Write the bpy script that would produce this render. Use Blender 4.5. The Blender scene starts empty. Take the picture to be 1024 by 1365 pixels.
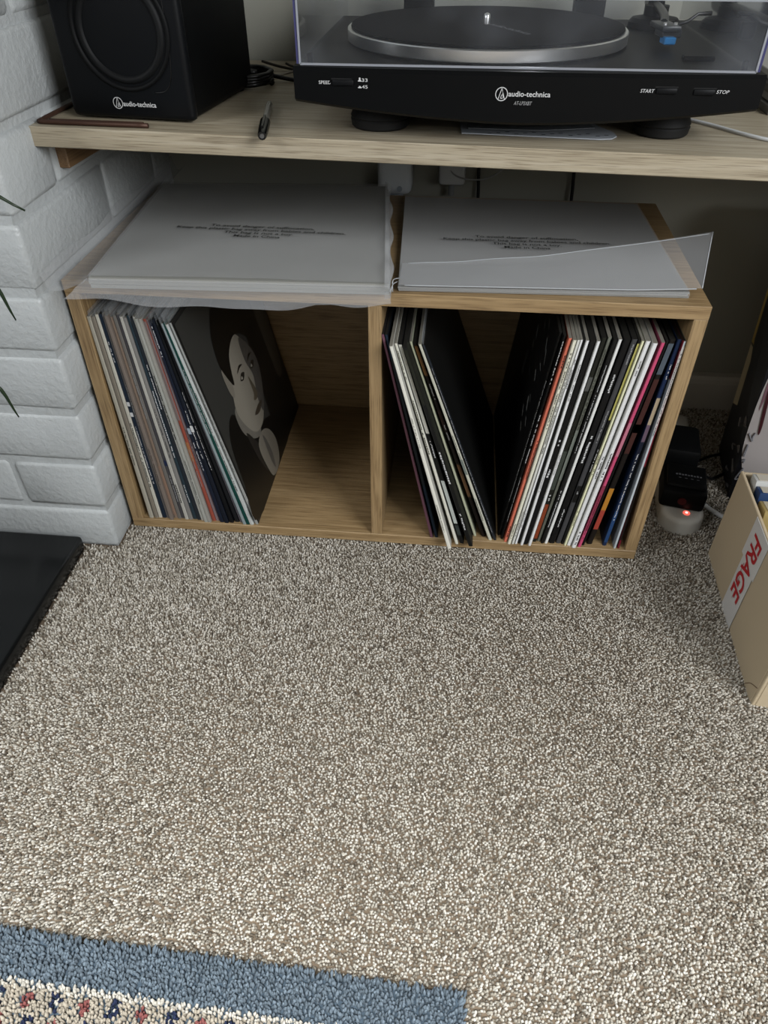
import bpy, bmesh, math, random
import numpy as np
from mathutils import Vector, Matrix
random.seed(7); RNG = np.random.default_rng(11)
SC = bpy.context.scene; COL = SC.collection

# ------------------------------------------------------------------ camera, world, lights, exposure
cam = bpy.data.cameras.new('camera'); co = bpy.data.objects.new('camera', cam); COL.objects.link(co)
cam.sensor_width = 36; cam.lens = 25.64; cam.clip_start = .01
co.location = (.4497, -.7694, .7267)
co.rotation_euler = (math.pi/2-.7128, 0, .0979)
SC.camera = co
W = bpy.data.worlds.new('world'); SC.world = W; W.use_nodes = True
W.node_tree.nodes['Background'].inputs[0].default_value = (.75, .85, 1, 1)
W.node_tree.nodes['Background'].inputs[1].default_value = .6
def area(name, loc, target, sx, sy, power, col):
    l = bpy.data.lights.new(name, 'AREA'); l.shape = 'RECTANGLE'; l.size = sx; l.size_y = sy
    l.energy = power; l.color = col
    o = bpy.data.objects.new(name, l); COL.objects.link(o); o.location = loc
    o.rotation_euler = (Vector(target)-Vector(loc)).to_track_quat('-Z', 'Y').to_euler()
    return o
area('window_daylight', (1.95, -1.5, 1.5), (.4, 0, .3), 1.2, 1.1, 34, (.96, .98, 1))
area('added_left_fill', (-1.36, -1.45, 1.6), (.5, -.2, .2), .9, 1.0, 11, (.96, .98, 1))  # weak fill added from the left to lift the carton's side
carpet_fill = area('added_carpet_fill', (.3, -1.6, 2.36), (.3, -1.5, 0), 1.2, .6, 17, (.94, .98, 1)); carpet_fill.data.spread = 1.12  # overhead fill added to brighten the near carpet; the ceiling is closed
SC.view_settings.view_transform = 'Standard'; SC.view_settings.look = 'None'
SC.view_settings.gamma = 1; SC.view_settings.use_curve_mapping = False
SC.view_settings.exposure = 1.28
SC.cycles.transparent_max_bounces = 24
SC.cycles.max_bounces = 8; SC.cycles.diffuse_bounces = 4
SC.cycles.sample_clamp_indirect = 4

# ------------------------------------------------------------------ materials
ALB = .55      # every colour darkened to cut bounce light and deepen the shade
def lin(h):
    h = h.lstrip('#'); c = [int(h[i:i+2], 16)/255 for i in (0, 2, 4)]
    return tuple(ALB*(x/12.92 if x <= .04045 else ((x+.055)/1.055)**2.4) for x in c)+(1,)
MATS = {}
def mat(name, hexc='808080', rough=.5, metal=0, bump=0, bscale=200, bdist=.001, coat=0, spec=.35, emit=0):
    if name in MATS: return MATS[name]
    m = bpy.data.materials.new(name); m.use_nodes = True; nt = m.node_tree; b = nt.nodes['Principled BSDF']
    b.inputs['Base Color'].default_value = lin(hexc); b.inputs['Roughness'].default_value = rough
    b.inputs['Metallic'].default_value = metal; b.inputs['Specular IOR Level'].default_value = spec
    if coat: b.inputs['Coat Weight'].default_value = coat; b.inputs['Coat Roughness'].default_value = .15
    if emit:
        b.inputs['Emission Color'].default_value = lin(hexc); b.inputs['Emission Strength'].default_value = emit
    if bump:
        tc = nt.nodes.new('ShaderNodeTexCoord'); n = nt.nodes.new('ShaderNodeTexNoise'); bp = nt.nodes.new('ShaderNodeBump')
        n.inputs['Scale'].default_value = bscale; n.inputs['Detail'].default_value = 4
        bp.inputs['Strength'].default_value = bump; bp.inputs['Distance'].default_value = bdist
        nt.links.new(tc.outputs['Object'], n.inputs['Vector']); nt.links.new(n.outputs[0], bp.inputs['Height'])
        nt.links.new(bp.outputs[0], b.inputs['Normal'])
    MATS[name] = m; return m
def wood(name, light, mid, dark, axis, rough=.45, seed=0.):
    m = bpy.data.materials.new(name); m.use_nodes = True; nt = m.node_tree; b = nt.nodes['Principled BSDF']
    L = nt.links.new; N = nt.nodes.new
    tc = N('ShaderNodeTexCoord'); mp = N('ShaderNodeMapping')
    s = [170, 170, 170]; s[axis] = 4.5; mp.inputs['Scale'].default_value = s; mp.inputs['Location'].default_value = (seed, seed*2, seed*3)
    L(tc.outputs['Object'], mp.inputs['Vector'])
    n1 = N('ShaderNodeTexNoise'); n1.inputs['Scale'].default_value = 1; n1.inputs['Detail'].default_value = 6; n1.inputs['Roughness'].default_value = .62; n1.inputs['Distortion'].default_value = .6
    L(mp.outputs[0], n1.inputs['Vector'])
    cr = N('ShaderNodeValToRGB'); e = cr.color_ramp.elements
    e[0].position = .3; e[0].color = lin(dark); e[1].position = .68; e[1].color = lin(light)
    k = e.new(.47); k.color = lin(mid); L(n1.outputs[0], cr.inputs[0])
    mp2 = N('ShaderNodeMapping'); s2 = [700, 700, 700]; s2[axis] = 22; mp2.inputs['Scale'].default_value = s2
    L(tc.outputs['Object'], mp2.inputs['Vector'])
    n2 = N('ShaderNodeTexNoise'); n2.inputs['Scale'].default_value = 1; n2.inputs['Detail'].default_value = 3; L(mp2.outputs[0], n2.inputs['Vector'])
    cr2 = N('ShaderNodeValToRGB'); cr2.color_ramp.elements[0].position = .34; cr2.color_ramp.elements[0].color = (.5, .45, .4, 1)
    cr2.color_ramp.elements[1].position = .5; cr2.color_ramp.elements[1].color = (1, 1, 1, 1); L(n2.outputs[0], cr2.inputs[0])
    mx = N('ShaderNodeMix'); mx.data_type = 'RGBA'; mx.blend_type = 'MULTIPLY'; mx.inputs[0].default_value = .75
    L(cr.outputs[0], mx.inputs[6]); L(cr2.outputs[0], mx.inputs[7]); L(mx.outputs[2], b.inputs['Base Color'])
    bp = N('ShaderNodeBump'); bp.inputs['Strength'].default_value = .25; bp.inputs['Distance'].default_value = .0004
    L(n2.outputs[0], bp.inputs['Height']); L(bp.outputs[0], b.inputs['Normal'])
    b.inputs['Roughness'].default_value = rough
    return m
def film(name, haze=.16, edge=.55, tint='f2f4f6', rough=.22):
    m = bpy.data.materials.new(name); m.use_nodes = True; nt = m.node_tree; L = nt.links.new; N = nt.nodes.new
    b = nt.nodes['Principled BSDF']; b.inputs['Base Color'].default_value = lin(tint); b.inputs['Roughness'].default_value = rough
    b.inputs['Specular IOR Level'].default_value = .8
    t = N('ShaderNodeBsdfTransparent'); t.inputs[0].default_value = (.97, .97, .97, 1)
    lw = N('ShaderNodeLayerWeight'); lw.inputs[0].default_value = .35
    mr = N('ShaderNodeMapRange'); mr.inputs[3].default_value = haze; mr.inputs[4].default_value = edge
    L(lw.outputs['Facing'], mr.inputs[0]); mx = N('ShaderNodeMixShader'); L(mr.outputs[0], mx.inputs[0])
    L(t.outputs[0], mx.inputs[1]); L(b.outputs[0], mx.inputs[2]); L(mx.outputs[0], nt.nodes['Material Output'].inputs[0])
    return m
def acrylic(name, haze=.05, tint=(.93, .94, .95, 1)):
    m = bpy.data.materials.new(name); m.use_nodes = True; nt = m.node_tree; L = nt.links.new; N = nt.nodes.new
    t = N('ShaderNodeBsdfTransparent'); t.inputs[0].default_value = tint
    g = N('ShaderNodeBsdfGlossy'); g.inputs['Roughness'].default_value = .06
    d = N('ShaderNodeBsdfDiffuse'); d.inputs[0].default_value = (.75, .8, .9, 1)
    fr = N('ShaderNodeFresnel'); fr.inputs[0].default_value = 1.35
    m1 = N('ShaderNodeMixShader'); L(fr.outputs[0], m1.inputs[0]); L(t.outputs[0], m1.inputs[1]); L(g.outputs[0], m1.inputs[2])
    tc = N('ShaderNodeTexCoord'); n = N('ShaderNodeTexNoise'); n.inputs['Scale'].default_value = 9; n.inputs['Detail'].default_value = 3
    L(tc.outputs['Object'], n.inputs['Vector']); mr = N('ShaderNodeMapRange'); mr.inputs[1].default_value = .45; mr.inputs[2].default_value = .75
    mr.inputs[3].default_value = haze*.4; mr.inputs[4].default_value = haze*2.2; L(n.outputs[0], mr.inputs[0])
    m2 = N('ShaderNodeMixShader'); L(mr.outputs[0], m2.inputs[0]); L(m1.outputs[0], m2.inputs[1]); L(d.outputs[0], m2.inputs[2])
    L(m2.outputs[0], nt.nodes['Material Output'].inputs[0]); return m
def attr_mat(name, rough=.95):
    m = bpy.data.materials.new(name); m.use_nodes = True; nt = m.node_tree; b = nt.nodes['Principled BSDF']
    a = nt.nodes.new('ShaderNodeAttribute'); a.attribute_name = 'yarn'; nt.links.new(a.outputs[0], b.inputs['Base Color'])
    b.inputs['Roughness'].default_value = rough; b.inputs['Specular IOR Level'].default_value = .15
    return m
def paint_brick():
    m = bpy.data.materials.new('painted_brick'); m.use_nodes = True; nt = m.node_tree; b = nt.nodes['Principled BSDF']; L = nt.links.new; N = nt.nodes.new
    b.inputs['Base Color'].default_value = lin('cbcfcf'); b.inputs['Roughness'].default_value = .38
    ge = N('ShaderNodeNewGeometry')
    n1 = N('ShaderNodeTexNoise'); n1.inputs['Scale'].default_value = 130; n1.inputs['Detail'].default_value = 4; n1.inputs['Roughness'].default_value = .6
    n2 = N('ShaderNodeTexNoise'); n2.inputs['Scale'].default_value = 22; n2.inputs['Detail'].default_value = 2
    L(ge.outputs['Position'], n1.inputs['Vector']); L(ge.outputs['Position'], n2.inputs['Vector'])
    ad = N('ShaderNodeMath'); ad.operation = 'MULTIPLY_ADD'; ad.inputs[1].default_value = .9; L(n2.outputs[0], ad.inputs[0]); L(n1.outputs[0], ad.inputs[2])
    bp = N('ShaderNodeBump'); bp.inputs['Strength'].default_value = .8; bp.inputs['Distance'].default_value = .0019
    L(ad.outputs[0], bp.inputs['Height']); L(bp.outputs[0], b.inputs['Normal'])
    return m

OAK_X = wood('oak_x', 'bda075', 'ad9066', '937650', 0, .5)
OAK_Z = wood('oak_z', 'bda075', 'ad9066', '937650', 2, .5, 3.1)
SHELF = wood('shelf_oak', 'cfc4ad', 'bfb298', 'a3967f', 0, .45, 7.7)
BATTEN = wood('batten_wood', '9a7a55', '8a6a47', '6d5135', 1, .6, 5.)
BRICK = paint_brick()
MORTAR = mat('painted_mortar', 'd2d2d1', .5, bump=.6, bscale=120, bdist=.002)
WALLM = mat('wall_paint', 'b8b3a9', .75, bump=.15, bscale=300, bdist=.0004)
WHITE_GLOSS = mat('white_trim_paint', 'd8d4ca', .45)
CARPET = attr_mat('carpet_yarn'); RUGYARN = attr_mat('rug_yarn')
CARPET_BASE = mat('carpet_backing', '8c7a66', .95)
BLACKP = mat('black_plastic', '08090a', .5, bump=.1, bscale=900, bdist=.0002, spec=.1)
BLACKV = mat('black_vinyl', '0b0b0d', .5)
RUBBER = mat('black_rubber', '0c0c0c', .7)
SILVER = mat('polished_metal', 'ffffff', .28, 1); SILVER.node_tree.nodes['Principled BSDF'].inputs['Base Color'].default_value = (.86, .86, .87, 1)
STEEL = mat('dull_metal', '9a9a9a', .35, 1)
WPRINT = mat('white_print', 'e6e6e6', .5)
GPRINT = mat('grey_print', 'a5a5a5', .5)
BPRINT = mat('black_print', '131313', .6)
FILM = film('polythene', .10, .5)
FILM3 = film('folded_polythene', .15, .5)
FILM2 = film('crumpled_polythene', .22, .62)
SLEEVEFILM = film('record_sleeve_film', .17, .5, 'b6babc', .3)

# ------------------------------------------------------------------ mesh helpers
def link(name, me, m=None, parent=None):
    o = bpy.data.objects.new(name, me); COL.objects.link(o)
    if m is not None:
        for x in (m if isinstance(m, (list, tuple)) else [m]): me.materials.append(x)
    if parent is not None: o.parent = parent
    return o
def obj(name, bm, m=None, parent=None, smooth=None):
    bmesh.ops.recalc_face_normals(bm, faces=bm.faces)
    me = bpy.data.meshes.new(name); bm.to_mesh(me); bm.free()
    o = link(name, me, m, parent)
    if smooth is not None:
        if smooth >= 3: me.polygons.foreach_set('use_smooth', [True]*len(me.polygons))
        else: me.shade_smooth() if False else None
        if smooth < 3:
            me.polygons.foreach_set('use_smooth', [True]*len(me.polygons)); me.set_sharp_from_angle(angle=smooth)
    return o
def box(bm, lo, hi, bev=0, seg=1, M=None, mi=0):
    b2 = bmesh.new(); bmesh.ops.create_cube(b2, size=1)
    for v in b2.verts: v.co = Vector([lo[i]+(v.co[i]+.5)*(hi[i]-lo[i]) for i in range(3)])
    if bev: bmesh.ops.bevel(b2, geom=b2.edges[:], offset=bev, segments=seg, profile=.5, affect='EDGES')
    join(bm, b2, M, mi)
def join(bm, b2, M=None, mi=0):
    mp = {}
    for v in b2.verts: mp[v] = bm.verts.new(M @ v.co if M else v.co)
    for f in b2.faces:
        try:
            g = bm.faces.new([mp[v] for v in f.verts]); g.material_index = mi
        except ValueError: pass
    b2.free()
def cyl(bm, c, r, h, n=32, r2=None, axis=2, bev=0, mi=0):
    b2 = bmesh.new(); bmesh.ops.create_cone(b2, cap_ends=True, segments=n, radius1=r, radius2=r if r2 is None else r2, depth=h)
    if bev: bmesh.ops.bevel(b2, geom=[e for e in b2.edges if len(e.link_faces) == 2 and any(len(f.verts) > 4 for f in e.link_faces)], offset=bev, segments=2, affect='EDGES')
    R = {2: Matrix(), 0: Matrix.Rotation(math.pi/2, 4, 'Y'), 1: Matrix.Rotation(math.pi/2, 4, 'X')}[axis]
    join(bm, b2, Matrix.Translation(c) @ R, mi)
def lathe(bm, prof, M, n=48, mi=0):
    rings = []
    for r, z in prof:
        rings.append([bm.verts.new(M @ Vector((r*math.cos(2*math.pi*k/n), r*math.sin(2*math.pi*k/n), z))) for k in range(n)] if r > 1e-6 else [bm.verts.new(M @ Vector((0, 0, z)))])
    for a, b in zip(rings, rings[1:]):
        for k in range(n):
            q = [a[k % len(a)], a[(k+1) % len(a)], b[(k+1) % len(b)], b[k % len(b)]]
            u = []; [u.append(v) for v in q if v not in u]
            if len(u) > 2: bm.faces.new(u).material_index = mi
def tube(bm, pts, r, n=8, closed=False, mi=0):
    P = [Vector(p) for p in pts]; up = Vector((0, 0, 1)); rings = []
    for i, p in enumerate(P):
        d = (P[min(i+1, len(P)-1)]-P[max(i-1, 0)]).normalized()
        a = d.cross(up if abs(d.z) < .9 else Vector((1, 0, 0))).normalized(); b = a.cross(d)
        rr = r[i] if isinstance(r, (list, tuple)) else r
        rings.append([bm.verts.new(p+a*rr*math.cos(2*math.pi*k/n)+b*rr*math.sin(2*math.pi*k/n)) for k in range(n)])
    for a, b in zip(rings, rings[1:]):
        for k in range(n): bm.faces.new([a[k], a[(k+1) % n], b[(k+1) % n], b[k]]).material_index = mi
    bm.faces.new(rings[0][::-1]).material_index = mi; bm.faces.new(rings[-1]).material_index = mi
def spline(pts, k=6):
    P = [Vector(p) for p in pts]; out = []
    Q = [P[0]*2-P[1]]+P+[P[-1]*2-P[-2]]
    for i in range(1, len(Q)-2):
        a, b, c, d = Q[i-1:i+3]
        for j in range(k):
            t = j/k; out.append(.5*((2*b)+(c-a)*t+(2*a-5*b+4*c-d)*t*t+(3*b-a-3*c+d)*t**3))
    out.append(P[-1]); return out
def grid(bm, f, nu, nv, mi=0):
    V = [[bm.verts.new(f(i/nu, j/nv)) for j in range(nv+1)] for i in range(nu+1)]
    for i in range(nu):
        for j in range(nv): bm.faces.new([V[i][j], V[i+1][j], V[i+1][j+1], V[i][j+1]]).material_index = mi
def prism(bm, poly, M, d, mi=0):
    """polygon (u,v) in M's xy plane, extruded by d along M's z"""
    a = [bm.verts.new(M @ Vector((u, v, 0))) for u, v in poly]; b = [bm.verts.new(M @ Vector((u, v, d))) for u, v in poly]
    bm.faces.new(a[::-1]).material_index = mi; bm.faces.new(b).material_index = mi
    n = len(a)
    for k in range(n): bm.faces.new([a[k], a[(k+1) % n], b[(k+1) % n], b[k]]).material_index = mi
def smoothpoly(p, k=5):
    q = [Vector((a[0], a[1], 0)) for a in p]; n = len(q); out = []
    for i in range(n):
        a, b, c, d = q[i-1], q[i], q[(i+1) % n], q[(i+2) % n]
        for j in range(k):
            t = j/k; v = .5*((2*b)+(c-a)*t+(2*a-5*b+4*c-d)*t*t+(3*b-a-3*c+d)*t**3); out.append((v.x, v.y))
    return out
def text(name, s, M, width, m, parent=None, bold=0, shear=0, align='L', height=None, ext=.00012):
    c = bpy.data.curves.new('t', 'FONT'); c.body = s; c.size = 1; c.offset = bold; c.shear = shear; c.resolution_u = 3
    o = bpy.data.objects.new('t', c); COL.objects.link(o)
    me = bpy.data.meshes.new_from_object(o.evaluated_get(bpy.context.evaluated_depsgraph_get()))
    bpy.data.objects.remove(o); bpy.data.curves.remove(c)
    n = len(me.vertices); a = np.zeros(n*3, np.float32); me.vertices.foreach_get('co', a); a = a.reshape(-1, 3)
    w = a[:, 0].max()-a[:, 0].min(); k = width/w; a[:, 0] -= a[:, 0].min()
    if align == 'C': a[:, 0] -= w/2
    a[:, 0] *= k; a[:, 1] *= (k if height is None else height/.72); a[:, 2] = ext
    me.vertices.foreach_set('co', a.ravel()); me.transform(M); me.name = name
    return link(name, me, m, parent)
def root(name, label, cat, loc=(0, 0, 0), rz=0, group=None):
    o = bpy.data.objects.new(name, None); COL.objects.link(o); o.empty_display_size = .02
    o.location = loc; o.rotation_euler = (0, 0, rz); tag(o, label, cat, group); return o
def tag(o, label, cat, group=None):
    o['label'] = label; o['category'] = cat
    if group: o['group'] = group
    return o
def structure(o): o['kind'] = 'structure'; return o
T = Matrix.Translation
RX = lambda a: Matrix.Rotation(a, 4, 'X'); RY = lambda a: Matrix.Rotation(a, 4, 'Y'); RZ = lambda a: Matrix.Rotation(a, 4, 'Z')
FRONT = RX(math.pi/2)            # text plane facing -y

# ------------------------------------------------------------------ room shell
FZ = -.004
bm = bmesh.new(); box(bm, (-1.5, -2.3, FZ-.05), (2.5, .46, FZ)); floor = structure(obj('floor', bm, CARPET_BASE))
bm = bmesh.new(); box(bm, (-1.5, .43, FZ), (2.5, .55, 2.4)); structure(obj('wall_back', bm, mat('back_wall_paint', 'abaa9e', .75, bump=.15, bscale=300, bdist=.0004)))
bm = bmesh.new(); box(bm, (-1.5, -2.3, 2.4), (2.5, .55, 2.5)); structure(obj('ceiling', bm, mat('ceiling_paint', '9a9892', .8)))
YB = -2.2
bm = bmesh.new()
box(bm, (-1.5, YB-.1, FZ), (2.1, YB, 2.4)); structure(obj('wall_front', bm, WALLM))
bm = bmesh.new()
for a, b in (((2.0, YB, FZ), (2.1, .43, .95)), ((2.0, YB, 2.05), (2.1, .43, 2.4)), ((2.0, YB, .95), (2.1, -2.1, 2.05)), ((2.0, -.9, .95), (2.1, .43, 2.05))): box(bm, a, b)
structure(obj('wall_right', bm, WALLM))
bm = bmesh.new()
for y in (-2.1, -1.52, -.94): box(bm, (2.03, y, .95), (2.07, y+.04, 2.05))
for z in (.95, 2.01): box(bm, (2.03, -2.1, z), (2.07, -.9, z+.04))
structure(obj('window_1', bm, WHITE_GLOSS))
bm = bmesh.new()
for a, b in (((-1.5, YB, FZ), (-1.4, .43, 1.05)), ((-1.5, YB, 2.15), (-1.4, .43, 2.4)), ((-1.5, YB, 1.05), (-1.4, -1.95, 2.15)), ((-1.5, -.95, 1.05), (-1.4, .43, 2.15))): box(bm, a, b)
structure(obj('wall_left', bm, WALLM))
bm = bmesh.new()
for y in (-1.95, -1.47, -.99): box(bm, (-1.47, y, 1.05), (-1.43, y+.04, 2.15))
structure(obj('window_2', bm, WHITE_GLOSS))  # unseen frame behind the added left fill
# skirting board: rounded top edge
bm = bmesh.new()
prof = [(.43, FZ), (.412, FZ), (.412, .05), (.4135, .057), (.418, .0625), (.43, .064)]
va = [bm.verts.new((.0, y, z)) for y, z in prof]; vb = [bm.verts.new((2.4, y, z)) for y, z in prof]
for k in range(len(prof)): bm.faces.new([va[k], va[(k+1) % 6], vb[(k+1) % 6], vb[k]])
bm.faces.new(va[::-1]); bm.faces.new(vb)
structure(obj('baseboard_back', bm, WHITE_GLOSS))

# painted brick chimney breast: recessed mortar core, every brick its own part
bm = bmesh.new(); box(bm, (-1.0, -.0405, FZ), (-.0098, .43, 2.4)); pier = structure(obj('wall_chimney', bm, BRICK))
def brick(x0, x1, y0, y1, z0, z1):
    bm = bmesh.new(); j = lambda: random.uniform(-.0012, .0012)
    box(bm, (x0, y0, z0), (x1, y1, z1), .006, 2)
    for v in bm.verts: v.co += Vector((j()*.6, j()*.6, j()))
    obj('brick', bm, BRICK, pier, 3)
XS, YF = -.0062, -.044
edges = [-.002, .068, .147, .225, .305, .38, .46, .54, .622, .70, .78, .858, .937, 1.015]
for c in range(13):
    z0 = edges[c]+(.004 if c else 0); z1 = edges[c+1]-.004
    odd = c % 2
    dx = random.uniform(-.0015, .0012); dy = random.uniform(-.001, .0015)
    cs, cf = (.225, .112) if odd else (.109, .225)
    brick(XS-cf+dx, XS+dx, YF+dy, YF+cs, z0, z1)                     # corner brick, wraps both faces
    y = YF+cs+.007
    for k in range(3):                                               # rest of the return
        L = .163 if odd and k == 0 else .215
        y1 = min(y+L, .429)
        if y1-y > .03: brick(XS-.09, XS+random.uniform(-.0012, .001), y, y1, z0, z1)
        y = y1+.007
    x = XS-cf-.007
    for k in range(2):
        brick(x-.215, x, YF+random.uniform(-.001, .0015), YF+.09, z0, z1); x -= .222

# slate hearth slab
h = tag(None or obj('hearth_slab', (lambda b: (box(b, (-1.0, -.75, FZ), (-.0535, -.05, .022), .006, 3), b)[1])(bmesh.new()), mat('polished_slate', '0e1011', .22, bump=.12, bscale=40, bdist=.0006), None, .6),
        'polished black slate hearth slab at foot of the white brick chimney breast', 'hearth')

# ------------------------------------------------------------------ carpet pile (tufts) and rug
def tufts(name, P, z0, H, R, lean, col, m, parent):
    n = len(P); ang = RNG.uniform(0, 6.28, n); V = np.zeros((n, 9, 3), np.float32)
    for k in range(4):
        a = ang+k*math.pi/2
        V[:, k, 0] = P[:, 0]+R*.75*np.cos(a); V[:, k, 1] = P[:, 1]+R*.75*np.sin(a); V[:, k, 2] = z0
        a2 = a+.5
        V[:, 4+k, 0] = P[:, 0]+lean[:, 0]*.6+R*1.1*np.cos(a2); V[:, 4+k, 1] = P[:, 1]+lean[:, 1]*.6+R*1.1*np.sin(a2); V[:, 4+k, 2] = z0+H*.68
    V[:, 8, 0] = P[:, 0]+lean[:, 0]; V[:, 8, 1] = P[:, 1]+lean[:, 1]; V[:, 8, 2] = z0+H
    tri = []
    for k in range(4):
        q = (k+1) % 4; tri += [(k, q, 4+q), (k, 4+q, 4+k), (4+k, 4+q, 8)]
    F = (np.arange(n)[:, None, None]*9+np.array(tri)[None]).reshape(-1).astype(np.int32)
    me = bpy.data.meshes.new(name); me.vertices.add(n*9); me.vertices.foreach_set('co', V.ravel())
    nf = n*12; me.loops.add(nf*3); me.loops.foreach_set('vertex_index', F)
    me.polygons.add(nf); me.polygons.foreach_set('loop_start', np.arange(0, nf*3, 3, dtype=np.int32))
    me.polygons.foreach_set('use_smooth', np.ones(nf, bool)); me.update()
    at = me.attributes.new('yarn', 'FLOAT_COLOR', 'POINT')
    C = np.ones((n, 9, 4), np.float32); C[:, :, :3] = col[:, None, :]; at.data.foreach_set('color', C.ravel())
    o = link(name, me, m, parent); o['kind'] = 'stuff'; return o
def jgrid(x0, x1, y0, y1, s):
    gx, gy = np.meshgrid(np.arange(x0, x1, s), np.arange(y0, y1, s)); P = np.stack([gx.ravel(), gy.ravel()], 1)
    P[:, 0] += (np.round((P[:, 1]-y0)/s) % 2)*s*.5
    return P+RNG.normal(0, s*.22, P.shape)
def lowfreq(P, seed, k=5, f=6):
    r = np.random.default_rng(seed); v = np.zeros(len(P))
    for _ in range(k):
        a = r.uniform(0, 6.28); w = r.uniform(.5, 1.6)*f; v += np.sin(w*(P[:, 0]*math.cos(a)+P[:, 1]*math.sin(a))+r.uniform(0, 6.28)+1.2*np.sin(5*P[:, 0]*math.sin(a)+3*P[:, 1]))
    return v/k
RUG_O, RUG_A = Vector((.4985, -.5605)), -.026      # rug's back right corner, direction of its back edge
def rugco(P):
    c, s = math.cos(RUG_A), math.sin(RUG_A); d = P-np.array(RUG_O)
    return -(d[:, 0]*c+d[:, 1]*s), -(-d[:, 0]*s+d[:, 1]*c)      # distance leftwards from the right end, towards the camera from the back edge
PAL = np.array([lin(h)[:3] for h in ('e6e0d4', 'cbc3b4', 'b1a899', '958c7e', '746a5d', 'd8d0c3')])
PW = np.array([.17, .24, .22, .15, .07, .15])
P1 = jgrid(-.14, 1.06, -.68, .412, .0027); P2 = jgrid(-.5, 1.5, -1.0, .412, .0058)
def near(P):      # fine pile where the carpet is seen close up, coarser beyond
    t = (P[:, 1]+.68)/1.09
    return (P[:, 0] > .05-.37*t) & (P[:, 0] < 1.0+.12*t) & (P[:, 1] > -.68)
P1 = P1[near(P1)]; P2 = P2[~near(P2)]
for P, s, nm in ((P1, .0027, 'carpet_pile'), (P2, .0058, 'carpet_pile')):
    a, b = rugco(P)
    k = ~((P[:, 0] > .003) & (P[:, 0] < .727) & (P[:, 1] > .003) & (P[:, 1] < .335)) & ~((P[:, 0] < -.053) & (P[:, 1] < -.05) & (P[:, 1] > -.75)) & ~((P[:, 0] < -.005) & (P[:, 1] > -.046)) & ~((a > .003) & (b > .003)) & ~((P[:, 0] > .846) & (P[:, 0] < 1.17) & (P[:, 1] > -.215) & (P[:, 1] < .012))
    P = P[k]; n = len(P)
    lf = lowfreq(P, 3); lf2 = lowfreq(P, 9)
    lean = np.stack([.0024*lf2, -.0004-.0040*lf], 1)+RNG.normal(0, .0012, (n, 2))
    c = PAL[RNG.choice(len(PAL), n, p=PW/PW.sum())]*RNG.uniform(.85, 1.12, (n, 1))
    tufts(nm, P, FZ-.001, RNG.uniform(.0042, .0068, n), s*RNG.uniform(.42, .6, n), lean, c, CARPET, floor)
# rug
rug = root('rug', 'thick wool rug with blue border and cream patterned band on the carpet', 'rug', (RUG_O.x, RUG_O.y, FZ), RUG_A)
bm = bmesh.new(); box(bm, (-1.7, -1.1, 0), (-.003, -.003, .009), .002, 1); obj('rug_backing', bm, mat('rug_backing', '5c6c7a', .95), rug)
P = jgrid(-.72, -.001, -.25, -.001, .0026); n = len(P)
a, b = -P[:, 0], -P[:, 1]
blue = np.array(lin('707c86')[:3]); cream = np.array(lin('b8ad9c')[:3]); ivory = np.array(lin('d6cfc2')[:3]); red = np.array(lin('8f5652')[:3]); navy = np.array(lin('28304a')[:3])
c = np.tile(blue, (n, 1))*RNG.uniform(.72, 1.25, (n, 1))
bb = b+RNG.normal(0, .0007, n); BW = .0385
k = (bb > BW) | (a < 0); c[bb > BW] = cream
c[(bb > BW) & (bb < BW+.005)] = ivory
per = .0255; cell = np.floor(a/per); ua = a-(cell+.5)*per; ub = bb-(BW+.0125)
d = np.hypot(ua, ub); od = (cell.astype(int) % 2) == 0
c[(d < .0055) & od] = red; c[(d < .0062) & ~od & (np.abs(ua) < .0048)] = navy
c[(d < .0022) & ~od] = ivory
ub2 = bb-(BW+.03); d2 = np.hypot(ua+.008, ub2); c[(d2 < .006) & od] = navy; c[(d2 < .005) & ~od] = red
c[bb > BW+.045] = blue*.95
c *= RNG.uniform(.85, 1.15, (n, 1))
lean = np.stack([RNG.normal(0, .0015, n)+.0012*np.sin(a*260), RNG.normal(.0016, .0013, n)], 1)
edge = np.minimum(a, b); lean[:, 1] += np.where(b < .006, .0025, 0); lean[:, 0] += np.where(a < .006, .0025, 0)
tufts('wool_pile', P, .006, RNG.uniform(.0075, .0105, n)*np.where(edge < .004, .8, 1), .0026*RNG.uniform(.5, .7, n), lean, c, RUGYARN, rug)

# ------------------------------------------------------------------ oak cube unit
UW, UD, UH, UT = .73, .336, .38, .0155
unit = root('cube_shelf_unit', 'low oak two-compartment shelf unit full of records on the carpet', 'shelf unit')
def board(name, lo, hi, m): bm = bmesh.new(); box(bm, lo, hi, .0006); return obj(name, bm, m, unit)
board('top_board', (0, 0, UH-UT), (UW, UD, UH), OAK_X)
board('bottom_board', (0, 0, 0), (UW, UD, UT), OAK_X)
board('side_panel', (0, .0003, UT), (UT+.001, UD, UH-UT), OAK_Z)
board('side_panel', (UW-UT, .0003, UT), (UW, UD, UH-UT), OAK_Z)
board('divider', (.3557, .0006, UT), (.3712, UD-.006, UH-UT), OAK_Z)
board('back_panel', (UT+.001, UD-.006, UT), (UW-UT, UD, UH-UT), OAK_X)

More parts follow.
